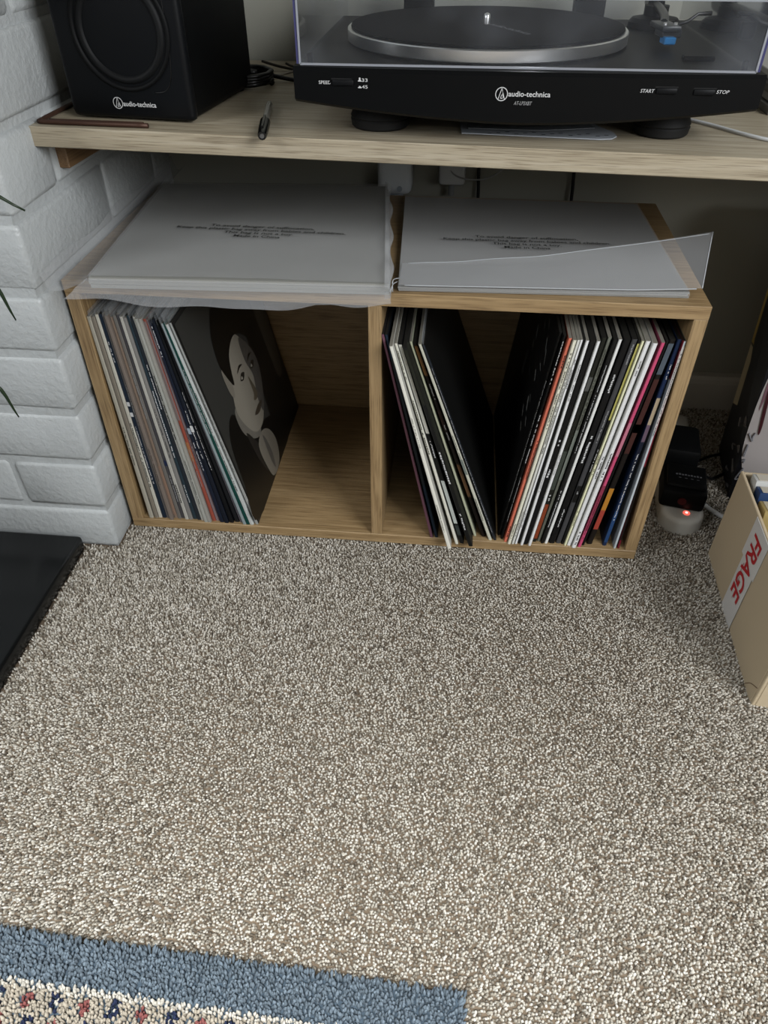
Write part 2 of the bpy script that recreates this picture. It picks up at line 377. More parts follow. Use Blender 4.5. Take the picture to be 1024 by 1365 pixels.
# ------------------------------------------------------------------ records
ORD = ['first', 'second', 'third', 'fourth', 'fifth', 'sixth', 'seventh', 'eighth', 'ninth', 'tenth', 'eleventh', 'twelfth', 'thirteenth', 'fourteenth', 'fifteenth', 'sixteenth', 'seventeenth', 'eighteenth', 'nineteenth', 'twentieth', 'twenty-first', 'twenty-second', 'twenty-third', 'twenty-fourth', 'twenty-fifth', 'twenty-sixth', 'twenty-seventh']
def up(h, g): return ''.join('%02x' % min(255, int(int(h[i:i+2], 16)*g)) for i in (0, 2, 4))
def colmat(h, rough=.45): return mat('card_'+h+str(int(rough*100)), h, rough, spec=.22)
RL, RD = .322, .317
def record(xb, y, xt, tb, tt, hexc, label, group, cover=None, bands=(), marks=(), film_top=False, length=RL):
    """xb, xt: centre of spine at foot and head; tb, tt: its thickness there"""
    z0 = UT; dz = math.sqrt(length**2-(xt-xb)**2); sx = (xt-xb)
    r = root('record', label, 'record', (xb, y, z0), 0, group)
    def pos(v, u, w): return Vector((sx*v+(tb+(tt-tb)*v)*w, u, dz*v))     # v along spine 0..1, u depth, w -.5..+.5 across
    bm = bmesh.new(); nv = 6
    R = []
    for j in range(nv+1):
        v = j/nv
        R.append([bm.verts.new(pos(v, u, w)) for u, w in ((.0009, -.5), (0, -.3), (0, .3), (.0009, .5), (RD, .5), (RD, -.5))])
    for A, B in zip(R, R[1:]):
        for k in range(6): bm.faces.new([A[k], A[(k+1) % 6], B[(k+1) % 6], B[k]]).material_index = 0 if k in (0, 1, 2) else 1
    bm.faces.new(R[0][::-1]).material_index = 1; bm.faces.new(R[-1]).material_index = 2
    obj('jacket', bm, [colmat(hexc), colmat(cover or hexc), colmat('8f8b80' if sum(lin(cover or hexc)[:3]) > .09 else '2a2926')], r)
    for v0, v1, hx in bands:
        bm = bmesh.new(); n = 3
        A = [[bm.verts.new(pos(v0+(v1-v0)*j/n, -.0002, w)) for w in (-.44, .44)] for j in range(n+1)]
        for p, q in zip(A, A[1:]): bm.faces.new([p[0], p[1], q[1], q[0]])
        obj('spine_patch', bm, colmat(hx), r)
    if marks:
        bm = bmesh.new()
        for v0, v1, size in marks:
            v = v0
            while v < v1:
                L = random.uniform(.35, .8)*size*.011; w = size*.3
                if random.random() < .84:
                    c0 = random.uniform(-.06, .06); s = random.choice([1, 1, .6])
                    q = [pos(v, -.0004, c0-w*s*.5), pos(v, -.0004, c0+w*.5), pos(v+L, -.0004, c0+w*.5), pos(v+L, -.0004, c0-w*.5*random.choice([1, .5]))]
                    bm.faces.new([bm.verts.new(p) for p in q])
                v += L*1.35
        lum = sum(lin(hexc)[:3])/3/ALB
        obj('spine_print', bm, BPRINT if lum > .18 else GPRINT if lum > .05 else WPRINT, r)['kind'] = 'stuff'
    if film_top:
        bm = bmesh.new(); e = random.uniform(.004, .008)/dz
        for w in (random.choice((-.4, .0, .4)),):
            f = lambda a, b: pos(.985+e*b*2.2, -.001+(RD+.002)*a, w*(1-.25*b))
            grid(bm, f, 8, 1)
        obj('plastic_sleeve', bm, SLEEVEFILM, r)
    return r
# left compartment: fanned stack leaning left   (xb, xt, colour, words, bands, marks)
LEFT = [
 (.0285, .0190, 'b9b3a4', 'cream spined', (), ((.3, .5, .8),)), (.0360, .0238, '8e8578', 'thin taupe spined', (), ()),
 (.0415, .0286, 'd8d4c6', 'ivory spined', (), ((.18, .52, 1.),)), (.0478, .0332, '1f2b3a', 'dark navy spined', ((.6, .62, 'd8d8d8'), (.55, .57, 'e0e0e0')), ((.8, .9, .8), (.2, .5, .7))),
 (.0540, .0374, '6f6a68', 'warm grey spined', (), ((.5, .7, .8),)), (.0595, .0416, '857970', 'brownish grey spined', (), ((.2, .4, .7),)),
 (.0650, .0458, '9a8676', 'dull tan spined', ((.02, .3, 'a08371'),), ()), (.0705, .0500, '77736e', 'mid grey spined', (), ((.55, .8, .8),)),
 (.0760, .0542, '4f4d50', 'dim grey spined', ((.3, .33, '25304f'),), ((.1, .25, .8),)), (.0815, .0584, 'c2bfb6', 'pale grey spined', (), ((.1, .2, 1.),)),
 (.0875, .0625, '8d8a86', 'silver grey spined', (), ((.35, .6, .7),)), (.0938, .0666, '2e3d46', 'slate blue spined', (), ((.35, .68, 1.), (.1, .2, .7))),
 (.0998, .0707, '2a2f36', 'charcoal spined', (), ((.6, .8, .8),)), (.1060, .0748, 'c9c8c0', 'off-white spined', (), ((.45, .75, 1.),)),
 (.1115, .0787, 'b4b4ac', 'light grey spined', (), ((.1, .35, .7),)), (.1165, .0825, 'a7a49c', 'stone grey spined', (), ()),
 (.1222, .0864, 'a55444', 'brick red spined', ((.55, .99, '8c7b78'), (.34, .44, 'b0764e')), ((.2, .4, .7),)), (.1280, .0902, '8f7f82', 'mauve grey spined', (), ((.3, .5, .7),)),
 (.1350, .0941, '1b2233', 'deep navy spined', ((.49, .52, 'a9b4c0'),), ((.3, .46, .8), (.85, .97, 1.))), (.1420, .0978, '181d29', 'midnight blue spined', ((.5, .53, 'e8e8e8'),), ((.36, .6, .8),)),
 (.1492, .1010, '101114', 'black spined', (), ((.3, .7, .6),)), (.1568, .1036, '1c1d20', 'soft black spined', (), ()),
 (.1640, .1062, '6e6a72', 'grey-purple spined', (), ()), (.1690, .1086, '9aa6a8', 'pale blue-grey spined', (), ()),
 (.1738, .1112, '12463f', 'dark green spined', (), ((.5, .8, .7),)), (.1796, .1140, 'cfd2cf', 'white spined', (), ((.2, .7, .8),)),
]
LY = [random.uniform(.001, .007) for _ in LEFT]
for i, (xb, xt, hx, w, bands, marks) in enumerate(LEFT):
    nb = [abs(LEFT[j][0]-xb) for j in (i-1, i+1) if 0 <= j < len(LEFT)]; nt_ = [abs(LEFT[j][1]-xt) for j in (i-1, i+1) if 0 <= j < len(LEFT)]
    record(xb, LY[i], xt, min(min(nb)*.97, .0062), min(nt_)*.95, hx, f'{w} record in plastic sleeve, {ORD[i]} from the left in the left compartment', 'records in the left compartment', bands=bands, marks=marks, film_top=True, length=RL-random.uniform(0, .004))
port = record(.1868, .004, .1180, .0045, .0026, 'a9aaa6', 'record with grey portrait of a dark-haired person on its cover, facing the empty space', 'records in the left compartment', cover='2b2a28', marks=((.3, .8, .6),), film_top=True)
# its printed portrait: flat shapes on the cover's right face (u = depth, v = height along the cover)
sxp = .1180-.1868; dzp = math.sqrt(RL**2-sxp**2); ax = Vector((sxp, 0, dzp)).normalized(); nn = Vector((0, 1, 0)).cross(ax)
PM = Matrix(((0, ax.x, nn.x, .00225), (1, ax.y, nn.y, 0), (0, ax.z, nn.z, 0), (0, 0, 0, 1)))
PM = PM @ RY(0)
def pr(name, poly, hx, lift, sm=True):
    bm = bmesh.new(); p = smoothpoly(poly) if sm else poly
    vs = [bm.verts.new(PM @ Vector((u, v, .0005+lift*.00012-.0019*0))) for u, v in p]; bm.faces.new(vs); bmesh.ops.triangulate(bm, faces=bm.faces)
    return obj(name, bm, mat('ink_'+hx, hx, .35), port)
pr('printed_background', [(.004, .002), (.314, .002), (.314, .318), (.004, .318)], '3c3c39', 0, False)
pr('printed_backdrop', [(.17, .003), (.313, .003), (.313, .317), (.23, .317), (.2, .2)], '1a1917', 1, False)
pr('printed_drape', [(.262, .316), (.30, .316), (.318-.006, .2), (.302, .1), (.285, .085), (.268, .1), (.262, .2)], '57534a', 2)
pr('printed_jacket', [(.008, .07), (.02, .135), (.056, .155), (.098, .098), (.13, .09), (.2, .06), (.235, .003), (.01, .003)], '161513', 3)
pr('printed_neck', [(.07, .155), (.13, .12), (.128, .08), (.098, .085), (.066, .118)], '77736a', 4)
pr('printed_face', [(.094, .215), (.12, .232), (.16, .225), (.196, .18), (.204, .15), (.19, .122), (.165, .095), (.14, .083), (.108, .09), (.082, .12), (.072, .15), (.084, .18)], '958f82', 5)
pr('printed_face_shadow', [(.168, .215), (.2, .18), (.206, .148), (.19, .118), (.163, .092), (.158, .12), (.172, .15), (.162, .18)], '55524d', 6)
pr('printed_ear', [(.073, .212), (.09, .208), (.094, .19), (.085, .166), (.074, .178)], '857f73', 6)
pr('printed_hair', [(.082, .2), (.075, .225), (.086, .262), (.125, .29), (.18, .285), (.222, .25), (.232, .2), (.218, .163), (.208, .19), (.18, .215), (.15, .226), (.118, .216), (.104, .196), (.096, .178)], '14120f', 7)
for u, v in ((.133, .17), (.182, .163)):
    pr('printed_brow', [(u-.014, v+.012), (u, v+.018), (u+.014, v+.013), (u, v+.014)], '1f1b16', 7)
    pr('printed_eye', [(u-.011, v), (u, v+.006), (u+.011, v+.001), (u, v-.005)], '2b2721', 7)
    pr('printed_eye_white', [(u-.008, v), (u-.003, v+.003), (u-.001, v-.002)], 'a8a294', 8)
pr('printed_nose', [(.152, .16), (.164, .128), (.154, .12), (.142, .125), (.15, .132)], '5f5748', 7)
pr('printed_mouth', [(.126, .108), (.148, .112), (.17, .108), (.148, .101)], '4a4237', 7)
pr('printed_collar', [(.075, .11), (.1, .075), (.118, .03), (.1, .022), (.082, .06)], '2d2a26', 5)
pr('printed_scarf', [(.098, .07), (.128, .078), (.158, .06), (.168, .03), (.15, .004), (.112, .004), (.1, .03)], '837d71', 6)
pr('printed_scarf_fold', [(.124, .07), (.132, .06), (.136, .03), (.128, .008), (.122, .03)], '605c56', 7)

# right compartment, records leaning left
RLEFT = [
 (.4427, .0007, .3722, .0034, '6d4a56', 'plum spined', '26222a', (), ()),
 (.4497, .0015, .3762, .0034, '1d2a38', 'dark blue spined', '10151b', ((.3, .9, '20262a'),), ()),
 (.4685, -.0202, .3838, .0042, 'e2e0d4', 'thick white spined', 'd0cec4', (), ((.1, .25, .6), (.55, .7, .6))),
 (.4788, -.0099, .3884, .0034, 'dcdacd', 'narrow white spined', 'c8c6ba', (), ((.5, .75, 1.1), (.85, .97, .9))),
 (.4862, -.0076, .3930, .0046, '121212', 'white-topped black spined', '161616', ((.6, .995, 'd9d7cc'), (.12, .36, 'c8cec8'), (.05, .11, '3c4240')), ((.48, .56, 1.),)),
 (.4985, -.0124, .3990, .0046, '151514', 'dark green-headed black spined', '1a1b19', ((.75, .99, '26271f'),), ((.36, .52, 1.4), (.1, .19, 1.2))),
 (.5045, .0097, .4044, .0028, 'b9bca0', 'pale green-grey spined', 'a2a58f', (), ()),
 (.5170, .0098, .4100, .0046, '1d1613', 'brown spined', '14100e', ((.86, .99, '8a6238'), (.24, .42, '7a5a3e'), (.6, .7, '34221c')), ((.55, .62, .8), (.75, .82, .8))),
 (.5262, .0031, .4156, .0036, 'c3c2b2', 'pale grey spined', 'b0afa2', ((.38, .46, '7f8780'),), ((.46, .58, .7), (.12, .25, .8))),
 (.5330, .0036, .4200, .0030, '23282d', 'dark glossy sleeved', '131312', (), ((.05, .9, .4),)),
]
for i, (xb, y, xt, t, hx, w, cv, bands, marks) in enumerate(RLEFT):
    record(xb, y, xt, t*1.25, t*.9, up(hx, 1.12), f'{w} record, {ORD[i]} from the left in the right compartment, leaning left', 'records leaning left in the right compartment', cover=cv, bands=bands, marks=marks, film_top=i in (0, 9), length=RL-(.004 if i in (6, 7) else 0))
RRIGHT = [
 (.5385, .0150, .5780, .0036, '141414', 'black spined with faded grey cover', '151515', (), ((.2, .8, .5),)),
 (.5425, .0074, .5820, .0034, '101010', 'black spined with white lettering', '0e0e0e', (), ((.42, .66, 1.2), (.8, .97, 1.1), (.1, .35, .5))),
 (.5478, .0016, .5877, .0042, 'd9765f', 'coral orange spined', 'c9684f', (), ((.03, .09, 1.), (.36, .55, .8), (.88, .94, 1.))),
 (.5528, -.0027, .5924, .0042, 'd6d3c0', 'cream spined', 'c9c6b4', (), ((.03, .12, .8), (.62, .95, .9))),
 (.5580, -.0021, .5966, .0034, 'c9c8c2', 'grey-lettered white spined', 'bdbcb4', (), ((.05, .2, .7), (.5, .9, 1.))),
 (.5624, -.0014, .6000, .0030, 'e6e5dd', 'clean white spined', 'd8d7d0', (), ((.1, .2, .6), (.8, .92, .9))),
 (.5666, -.0004, .6030, .0024, '181818', 'thin black spined', '141414', (), ()),
 (.5705, -.0032, .6064, .0036, 'e8e7e0', 'bright white spined', 'd8d8d0', (), ((.3, .42, .6), (.75, .9, .7))),
 (.5750, -.0010, .6125, .0068, '121213', 'broad black spined', '101010', (), ((.38, .42, 1.2), (.54, .56, 1.))),
 (.5815, -.0031, .6188, .0038, 'e4e3da', 'white spined beside the broad black one', 'd6d5cc', (), ((.4, .5, .5),)),
 (.5885, .0060, .6262, .0056, '24251f', 'orange-footed black spined', '1c1c1a', ((.02, .22, '9c4a2c'), (.3, .5, '4a5048'), (.78, .84, '5f605c')), ((.24, .28, 1.),)),
 (.5948, .0076, .6325, .0046, '6c6f64', 'grey-green spined', '55574e', ((.35, .6, '8a9188'),), ((.6, .95, .7),)),
 (.5998, .0035, .6382, .0044, '191918', 'black spined with grey lettering', '151515', (), ((.1, .3, .8), (.5, .9, .6))),
 (.6050, .0040, .6438, .0040, 'e0dfd6', 'plain white spined', 'd0cfc8', (), ()),
 (.6130, .0050, .6520, .0076, '111112', 'widest black spined', '0e0e0f', (), ((.1, .2, .6), (.45, .6, 1.1), (.78, .86, 1.))),
 (.6222, .0058, .6602, .0064, '4a4a4c', 'dark grey spined', '3c3c3e', ((.24, .33, '141414'),), ((.28, .3, 1.), (.55, .7, .8), (.9, .98, .9))),
 (.6278, .0049, .6652, .0030, '1a1a1a', 'yellow-topped black spined', '161616', ((.66, .985, 'c9c26e'),), ((.4, .52, 1.),)),
 (.6316, .0021, .6685, .0030, 'dcd8b4', 'pale yellow spined', 'ccc8a4', (), ((.12, .2, .8), (.4, .5, 1.))),
 (.6370, .0026, .6744, .0056, 'dfdfda', 'broad white spined', 'd2d2cc', (), ((.38, .5, .9), (.86, .92, .7))),
 (.6433, -.0015, .6815, .0056, 'e9e9e4', 'broadest bright white spined', 'dcdcd6', (), ((.02, .1, 1.), (.38, .52, 1.))),
 (.6512, .0009, .6905, .0044, 'b94a6c', 'pink spined', 'a03e5c', ((.5, .66, 'cf7f94'), (.1, .35, '9c3d55')), ((.05, .3, .6),)),
 (.6568, .0050, .6956, .0034, '151313', 'black spined beside the pink one', '121010', (), ()),
 (.6660, .0085, .7022, .0072, '1c1714', 'dark spined (orange foot)', '181413', ((.86, .985, '5c6670'), (.5, .84, '4a2a26'), (.6, .64, '9a5a3a'), (.2, .32, 'c98a34'), (.09, .2, 'b2483a')), ()),
 (.6868, .0074, .7098, .0052, '1c2f52', 'navy blue spined (tan patch)', '16243e', ((.64, .76, 'b9a78c'), (.56, .64, '6d5a6a'), (.3, .56, '1a2030'), (.02, .2, '2a4a78')), ((.15, .5, .8), (.84, .9, .8))),
 (.7005, .0029, .7142, .0032, 'b4bcc0', 'silver grey spined', '9aa2a8', ((.62, .98, 'd8d2ce'),), ((.6, .95, .9),)),
]
for i, (xb, y, xt, t, hx, w, cv, bands, marks) in enumerate(RRIGHT):
    rr = record(xb, y, xt-.0012, t*.98, t*.9, up(hx, 1.18) if sum(lin(hx)[:3]) > .12 else hx, f'{w} record, {ORD[i]} from left among right-leaning ones', 'records leaning right in the right compartment', cover=cv, bands=bands, marks=marks)
random.seed(5)
first = bpy.data.objects[[o.name for o in COL.objects if 'faded grey cover' in str(o.get('label', ''))][0]]
bm = bmesh.new(); dx_, dz_ = .0383, math.sqrt(RL**2-.0383**2)
for k in range(26):           # faded grey print on the cover that faces the gap
    v = random.uniform(.45, .97); u = random.uniform(.02, .16); L = random.uniform(.012, .05); w = random.uniform(.002, .007)
    q = [(v, u), (v+L, u+.012), (v+L*.9, u+.012+w), (v, u+w)]
    bm.faces.new([bm.verts.new((dx_*a-.0021, b, dz_*a)) for a, b in q if True])
obj('cover_print', bm, mat('faded_ink', '8a8a86', .6), first)['kind'] = 'stuff'
record(.7055, .0034, .7120, .0030, .0028, '7a1f2c', 'dark red spined record against the right side panel of the shelf unit', 'records leaning right in the right compartment', cover='5c1a22', bands=((.05, .45, '17120f'), (.7, .96, 'c9a2a0')), marks=((.7, .95, .8),))

# ------------------------------------------------------------------ stacks of sleeves in polythene bags on the unit
def quad_stack(name, c, z0, layers, dz, m, parent):
    bm = bmesh.new()
    for k in range(layers):
        j = [Vector((random.uniform(-.0012, .0012), random.uniform(-.0012, .0012), 0)) for _ in range(4)]
        lo = [bm.verts.new(Vector((*p, z0+k*dz))+q) for p, q in zip(c, j)]; hi = [bm.verts.new(Vector((*p, z0+(k+1)*dz-.0003))+q) for p, q in zip(c, j)]
        bm.faces.new(lo[::-1]); bm.faces.new(hi)
        for i in range(4): bm.faces.new([lo[i], lo[(i+1) % 4], hi[(i+1) % 4], hi[i]])
    return obj(name, bm, m, parent)
PAPER = mat('white_sleeve_paper', 'aaaaa3', .6)
def bil(c, u, v):
    a = Vector((*c[0], 0)).lerp(Vector((*c[1], 0)), u); b = Vector((*c[3], 0)).lerp(Vector((*c[2], 0)), u); return a.lerp(b, v)
def wr(x, y, a): return a*(math.sin(31*x+17*y)+math.sin(53*x-41*y+1)+.6*math.sin(97*y+60*x))/2.6
WARN = ['To avoid danger of suffocation,', 'Keep this plastic bag away from babies and children.', 'This bag is not a toy.', 'Made in China']
def warning(parent, cx, cy, z, rz, wid):
    ws = (.62, 1.0, .41, .27)
    for k, s in enumerate(WARN):
        M = T((cx, cy-.0108*k, z+.0009)) @ RZ(rz)
        text('printed_warning', s, M, wid*ws[k], mat('grey_warning_ink', '2c2c2a', .6), parent, .016, 0, 'C', height=.0072)
# left stack: corners back-left, back-right, front-right, front-left
CL = [(.020, .316), (.347, .334), (.381, -.004), (.044, -.018)]
bag = root('sleeve_bag', 'large clear polythene bag of white record sleeves on the left of the shelf unit', 'bag', (0, 0, 0))
quad_stack('sleeve_stack', CL, UH+.0004, 3, .0042, PAPER, bag)
ZL = UH+.0142
bm = bmesh.new()
def topL(u, v):
    p = bil(CL, u, v); p.z = ZL+abs(wr(p.x, p.y, .0009))+.0011*math.sin(9*p.x+6*p.y)**2; return p
grid(bm, topL, 40, 40)
def dropL(u, v):      # the bag's mouth hangs over the front edge of the unit
    p = bil(CL, u, 1); d = .006+.026*v
    sag = .25+.75*math.sin(math.pi*min(1, max(0, .1+.85*u)))**.6
    return Vector((p.x-.024*(1-u)*v*.8+.004*u*v, min(p.y-d*.9, -.002-.02*v)+wr(p.x, v, .0035)*v, max(ZL-.0008-(ZL-UH+.006)*v*sag, UH-.009)+wr(p.x*1.7, v*.2, .003)*v))
obj('bag_film', bm, FILM, bag, 3)
bm = bmesh.new(); grid(bm, dropL, 60, 8); obj('bag_mouth', bm, FILM2, bag, 3)
bm = bmesh.new()
def flapL(u, v):      # loose left edge, pressed up against the brick
    y = -.035+.455*u; xs = .003+.0012*math.sin(u*22)
    if v < .5:
        w = v*2; xe = .045-.02*u-.012*max(0, u-.7)
        return Vector((xe+(xs-xe)*w, y, ZL-.001-(ZL-UH-.0035)*min(1, w*1.6)+wr(y, w, .001)))
    w = (v-.5)*2
    return Vector((xs-.005*w, y, UH+.0035+.017*w*(1+.2*math.sin(u*15))))
grid(bm, flapL, 40, 8)
obj('loose_flap', bm, FILM, bag, 3)
bm = bmesh.new()
def edgeR(u, v):      # gathered right edge
    p = bil(CL, 1, u); a = math.pi*v
    return Vector((p.x-.004+.0085*math.sin(a)*(1+.25*math.sin(u*23+3*v)), p.y-.02*u*u, UH+.002+.0145*(1+math.cos(a))/2*(1+.10*math.sin(u*31))+.002))
grid(bm, edgeR, 60, 8)
obj('gathered_edge', bm, FILM2, bag, 3)
warning(bag, .206, .140, ZL+.0016, -.02, .215)
# right stack
CR = [(.374, .310), (.698, .310), (.708, .020), (.390, .006)]
bag2 = root('sleeve_bag', 'smaller clear polythene bag of record sleeves with folded flap, right half of shelf unit', 'bag', (0, 0, 0))
quad_stack('sleeve_stack', CR, UH+.0004, 3, .0021, mat('grey_white_sleeve', 'a3a39f', .6), bag2)
ZR = UH+.0078
bm = bmesh.new(); grid(bm, lambda u, v: Vector((*bil(CR, u, v).xy, ZR+abs(wr(bil(CR, u, v).x*.8, bil(CR, u, v).y, .0009)))), 40, 40)
grid(bm, lambda u, v: Vector((bil(CR, u, 1).x, bil(CR, u, 1).y-.004*math.sin(v*3.1), ZR-v*(ZR-UH-.001))), 40, 4)
obj('bag_film', bm, FILM, bag2, 3)
bm = bmesh.new()
def flapR(u, v):      # mouth of the bag folded back over the top, its right end standing up clear of the stack
    x = .390+.330*u; k = max(0, (u-.78)/.22)
    y0 = .003+.016*u; w = .052+.014*u
    lift = .0016+v*(.004+.034*u**1.7)+.003*k+wr(x*1.3, v*.08, .0012)*v
    return Vector((x+.016*k*v, y0+w*v, ZR+lift))
grid(bm, flapR, 60, 12)
obj('folded_flap', bm, FILM3, bag2, 3)
bm = bmesh.new()
tube(bm, [flapR(.02+.96*k/30, 0)+Vector((0, -.0012, 0)) for k in range(31)], .0007, 5)
tube(bm, [flapR(.02+.97*k/30, .97)+Vector((0, 0, .0004)) for k in range(31)], .0004, 5)
tube(bm, [flapR(.999, k/10) for k in range(11)], .0007, 5)
obj('sealed_edge', bm, mat('white_film_edge', 'c4c8cb', .3), bag2, 3)
bm = bmesh.new()
for k in range(2): tube(bm, spline([(.382+.002*k, -.01+.006*k, UH+.004), (.384, -.004+.005*k, UH+.012+.003*k), (.388+.002*k, .01+.01*k, UH+.010)], 4), .0006, 5)
obj('gathered_corner', bm, mat('white_film_edge', 'c4c8cb', .3), bag2, 3)['kind'] = 'stuff'
warning(bag2, .537, .152, ZR+.0018, .01, .205)

# ------------------------------------------------------------------ wall shelf, batten and things on it
SZ = .532
shelf = root('wall_shelf', 'thick pale oak wall shelf carrying the speaker and record player', 'shelf', (-.009, .036, 0), -.0647)
bm = bmesh.new(); box(bm, (0, 0, SZ-.0198), (1.35, .43, SZ), .0008); 
for v in bm.verts:
    if v.co.y > .3: v.co.y = .392+v.co.x*.0625
obj('shelf_board', bm, SHELF, shelf)
bm = bmesh.new(); box(bm, (-.004, .042, .479), (.013, .38, SZ-.0198), .001); obj('support_batten', bm, BATTEN, shelf)
# bent copper rod lying at the shelf's left end
bm = bmesh.new()
tube(bm, spline([(.1235, .0395, SZ+.0025), (.06, .0425, SZ+.0025), (.010, .0455, SZ+.0025), (.003, .0475, SZ+.0025), (.0015, .054, SZ+.0025), (.003, .12, SZ+.0025), (.0035, .2, SZ+.0025)], 5), .0024, 8)
tube(bm, spline([(.1165, .0455, SZ+.0025), (.06, .048, SZ+.0025), (.012, .051, SZ+.0025)], 5), .0022, 8)
tag(obj('copper_rod', bm, mat('old_copper', '5a4034', .5, .5), None, 3), 'thin bent copper rod lying along the shelf edge under the speaker', 'rod')

# speaker
sp = root('speaker', 'black bookshelf loudspeaker with round woofer on the left of the shelf', 'speaker', (.0985, .0700, SZ), -.11)
bm = bmesh.new(); box(bm, (-.0685, .004, .002), (.0685, .186, .212), .008, 3); obj('cabinet', bm, BLACKP, sp, .7)
bm = bmesh.new(); box(bm, (-.0705, -.004, .002), (.0705, .010, .213), .006, 3); obj('baffle', bm, mat('satin_black', '0c0e11', .45, spec=.15), sp, .7)
bm = bmesh.new()
MW = T((.004, -.0044, .082)) @ RX(math.pi/2)
lathe(bm, [(.0535, -.003), (.0535, .0012), (.0515, .0022), (.0492, .0008), (.0478, -.004)], MW, 64); woof = obj('woofer', bm, mat('matt_black', '0c0d0e', .6, spec=.12), sp, 3)
bm = bmesh.new(); lathe(bm, [(.0482, -.003), (.0462, .001), (.0432, .0026), (.0402, .001), (.0385, -.003)], MW, 64); obj('surround', bm, mat('rubber_surround', '121314', .6, spec=.15), woof, 3)
bm = bmesh.new(); lathe(bm, [(.0390, -.0026), (.0300, -.008), (.0170, -.014), (.0150, -.0105), (.008, -.0085), (0, -.008)], MW, 64); obj('cone', bm, mat('paper_cone', '111213', .7, spec=.15), woof, 3)
bm = bmesh.new(); lathe(bm, [(.022, 0), (.022, .0015), (.019, .0015), (.015, -.004), (.009, .0), (0, .002)], T((.004, -.0042, .172)) @ RX(math.pi/2), 40); obj('tweeter', bm, BLACKV, sp, 3)
# faint raised outline of the baffle panel
bm = bmesh.new(); tube(bm, spline([(.046, -.0042, .205), (.0535, -.0042, .15), (.0545, -.0042, .08), (.052, -.0042, .045), (.044, -.0042, .031), (.03, -.0042, .028)], 5), .0005, 6); obj('panel_groove', bm, mat('groove_black', '060606', .4), sp, 3)
def emblem(parent, M, r, m):
    bm = bmesh.new()
    def ring(ro, ri, n=28):
        A = [bm.verts.new(M @ Vector((ro*math.cos(6.2832*k/n), ro*math.sin(6.2832*k/n), 0))) for k in range(n)]
        B = [bm.verts.new(M @ Vector((ri*math.cos(6.2832*k/n), ri*math.sin(6.2832*k/n), 0))) for k in range(n)]
        for k in range(n): bm.faces.new([A[k], A[(k+1) % n], B[(k+1) % n], B[k]])
    ring(r, r*.88)
    def bar(a, b, w):
        a = Vector(a)*r; b = Vector(b)*r; d = (b-a).normalized(); q = Vector((-d.y, d.x))*w*r
        bm.faces.new([bm.verts.new(M @ Vector((*p, 0))) for p in (a-q, b-q, b+q, a+q)])
    bar((-.5, -.72), (.02, .92), .05); bar((.02, .92), (.22, -.1), .05); bar((.5, -.72), (.2, .2), .05); bar((-.14, -.6), (.2, -.6), .05); bar((-.14, -.6), (.08, -.05), .05); bar((.02, .88), (.3, -.55), .04)
    return obj('logo_emblem', bm, m, parent)
ML = T((-.0190, -.0046, .0155)) @ FRONT
emblem(sp, ML @ T((.0052, .0018, 0)), .0056, WPRINT)
text('logo_lettering', 'audio-technica', ML @ T((.0112, -.0008, 0)), .0375, WPRINT, sp, .014, height=.0048)
bm = bmesh.new()
for x in (-.055, .055):
    for y in (.02, .165): cyl(bm, (x, y, .001), .007, .0022, 16)
obj('foot_pads', bm, RUBBER, sp)

# pen, cap towards the camera
pen = root('ballpoint_pen', 'clear ballpoint pen with black cap lying near the shelf front edge', 'pen', (.2530, .002, SZ+.0048), .165)
bm = bmesh.new(); tube(bm, [(0, .048, 0), (0, .138, -.0005)], .0037, 6); tube(bm, [(0, .138, -.0005), (0, .150, -.0008)], [.0034, .0012], 6)
obj('barrel', bm, film('clear_barrel', .35, .7, 'b8b6ae', .12), pen)
bm = bmesh.new(); tube(bm, [(0, .045, 0), (0, .135, -.0004)], .0013, 6); obj('ink_tube', bm, mat('ink_tube', '2a2a2c', .4), pen)
bm = bmesh.new(); tube(bm, [(0, .0, 0), (0, .004, 0), (0, .03, 0), (0, .055, 0)], [.0040, .0047, .0055, .0055], 12); box(bm, (-.0014, .012, .0044), (.0014, .058, .0066), .0004); obj('cap', bm, mat('pen_cap', '0d0e0e', .25), pen, .7)
bm = bmesh.new(); cyl(bm, (0, -.0003, .0), .0022, .0008, 12, axis=1); obj('cap_end', bm, STEEL, pen)

# coil of black cable by the speaker
bm = bmesh.new(); pts = []
for k in range(150):
    a = k*.19; pts.append((.180+.0005*math.sin(k)+(.026+.0012*math.sin(k*1.7))*math.cos(a), .258+.030*math.sin(a), SZ+.003+.0135*((k*.19/6.283) % 1 if False else k/150)))
tube(bm, pts, .0027, 7)
tube(bm, spline([(.165, .262, SZ+.016), (.172, .245, SZ+.017), (.192, .248, SZ+.016)], 4), .003, 7)
tube(bm, spline([(.158, .280, SZ+.015), (.150, .300, SZ+.022), (.138, .315, SZ+.03), (.13, .30, SZ+.03)], 5), .0014, 6)
tube(bm, spline([(.195, .285, SZ+.008), (.23, .280, SZ+.003), (.275, .262, SZ+.003), (.33, .25, SZ+.003)], 5), .0026, 7)
tag(obj('cable_coil', bm, mat('cable_black', '0b0b0c', .4), None, 3), 'coil of black cable on the shelf between speaker and record player', 'cable')
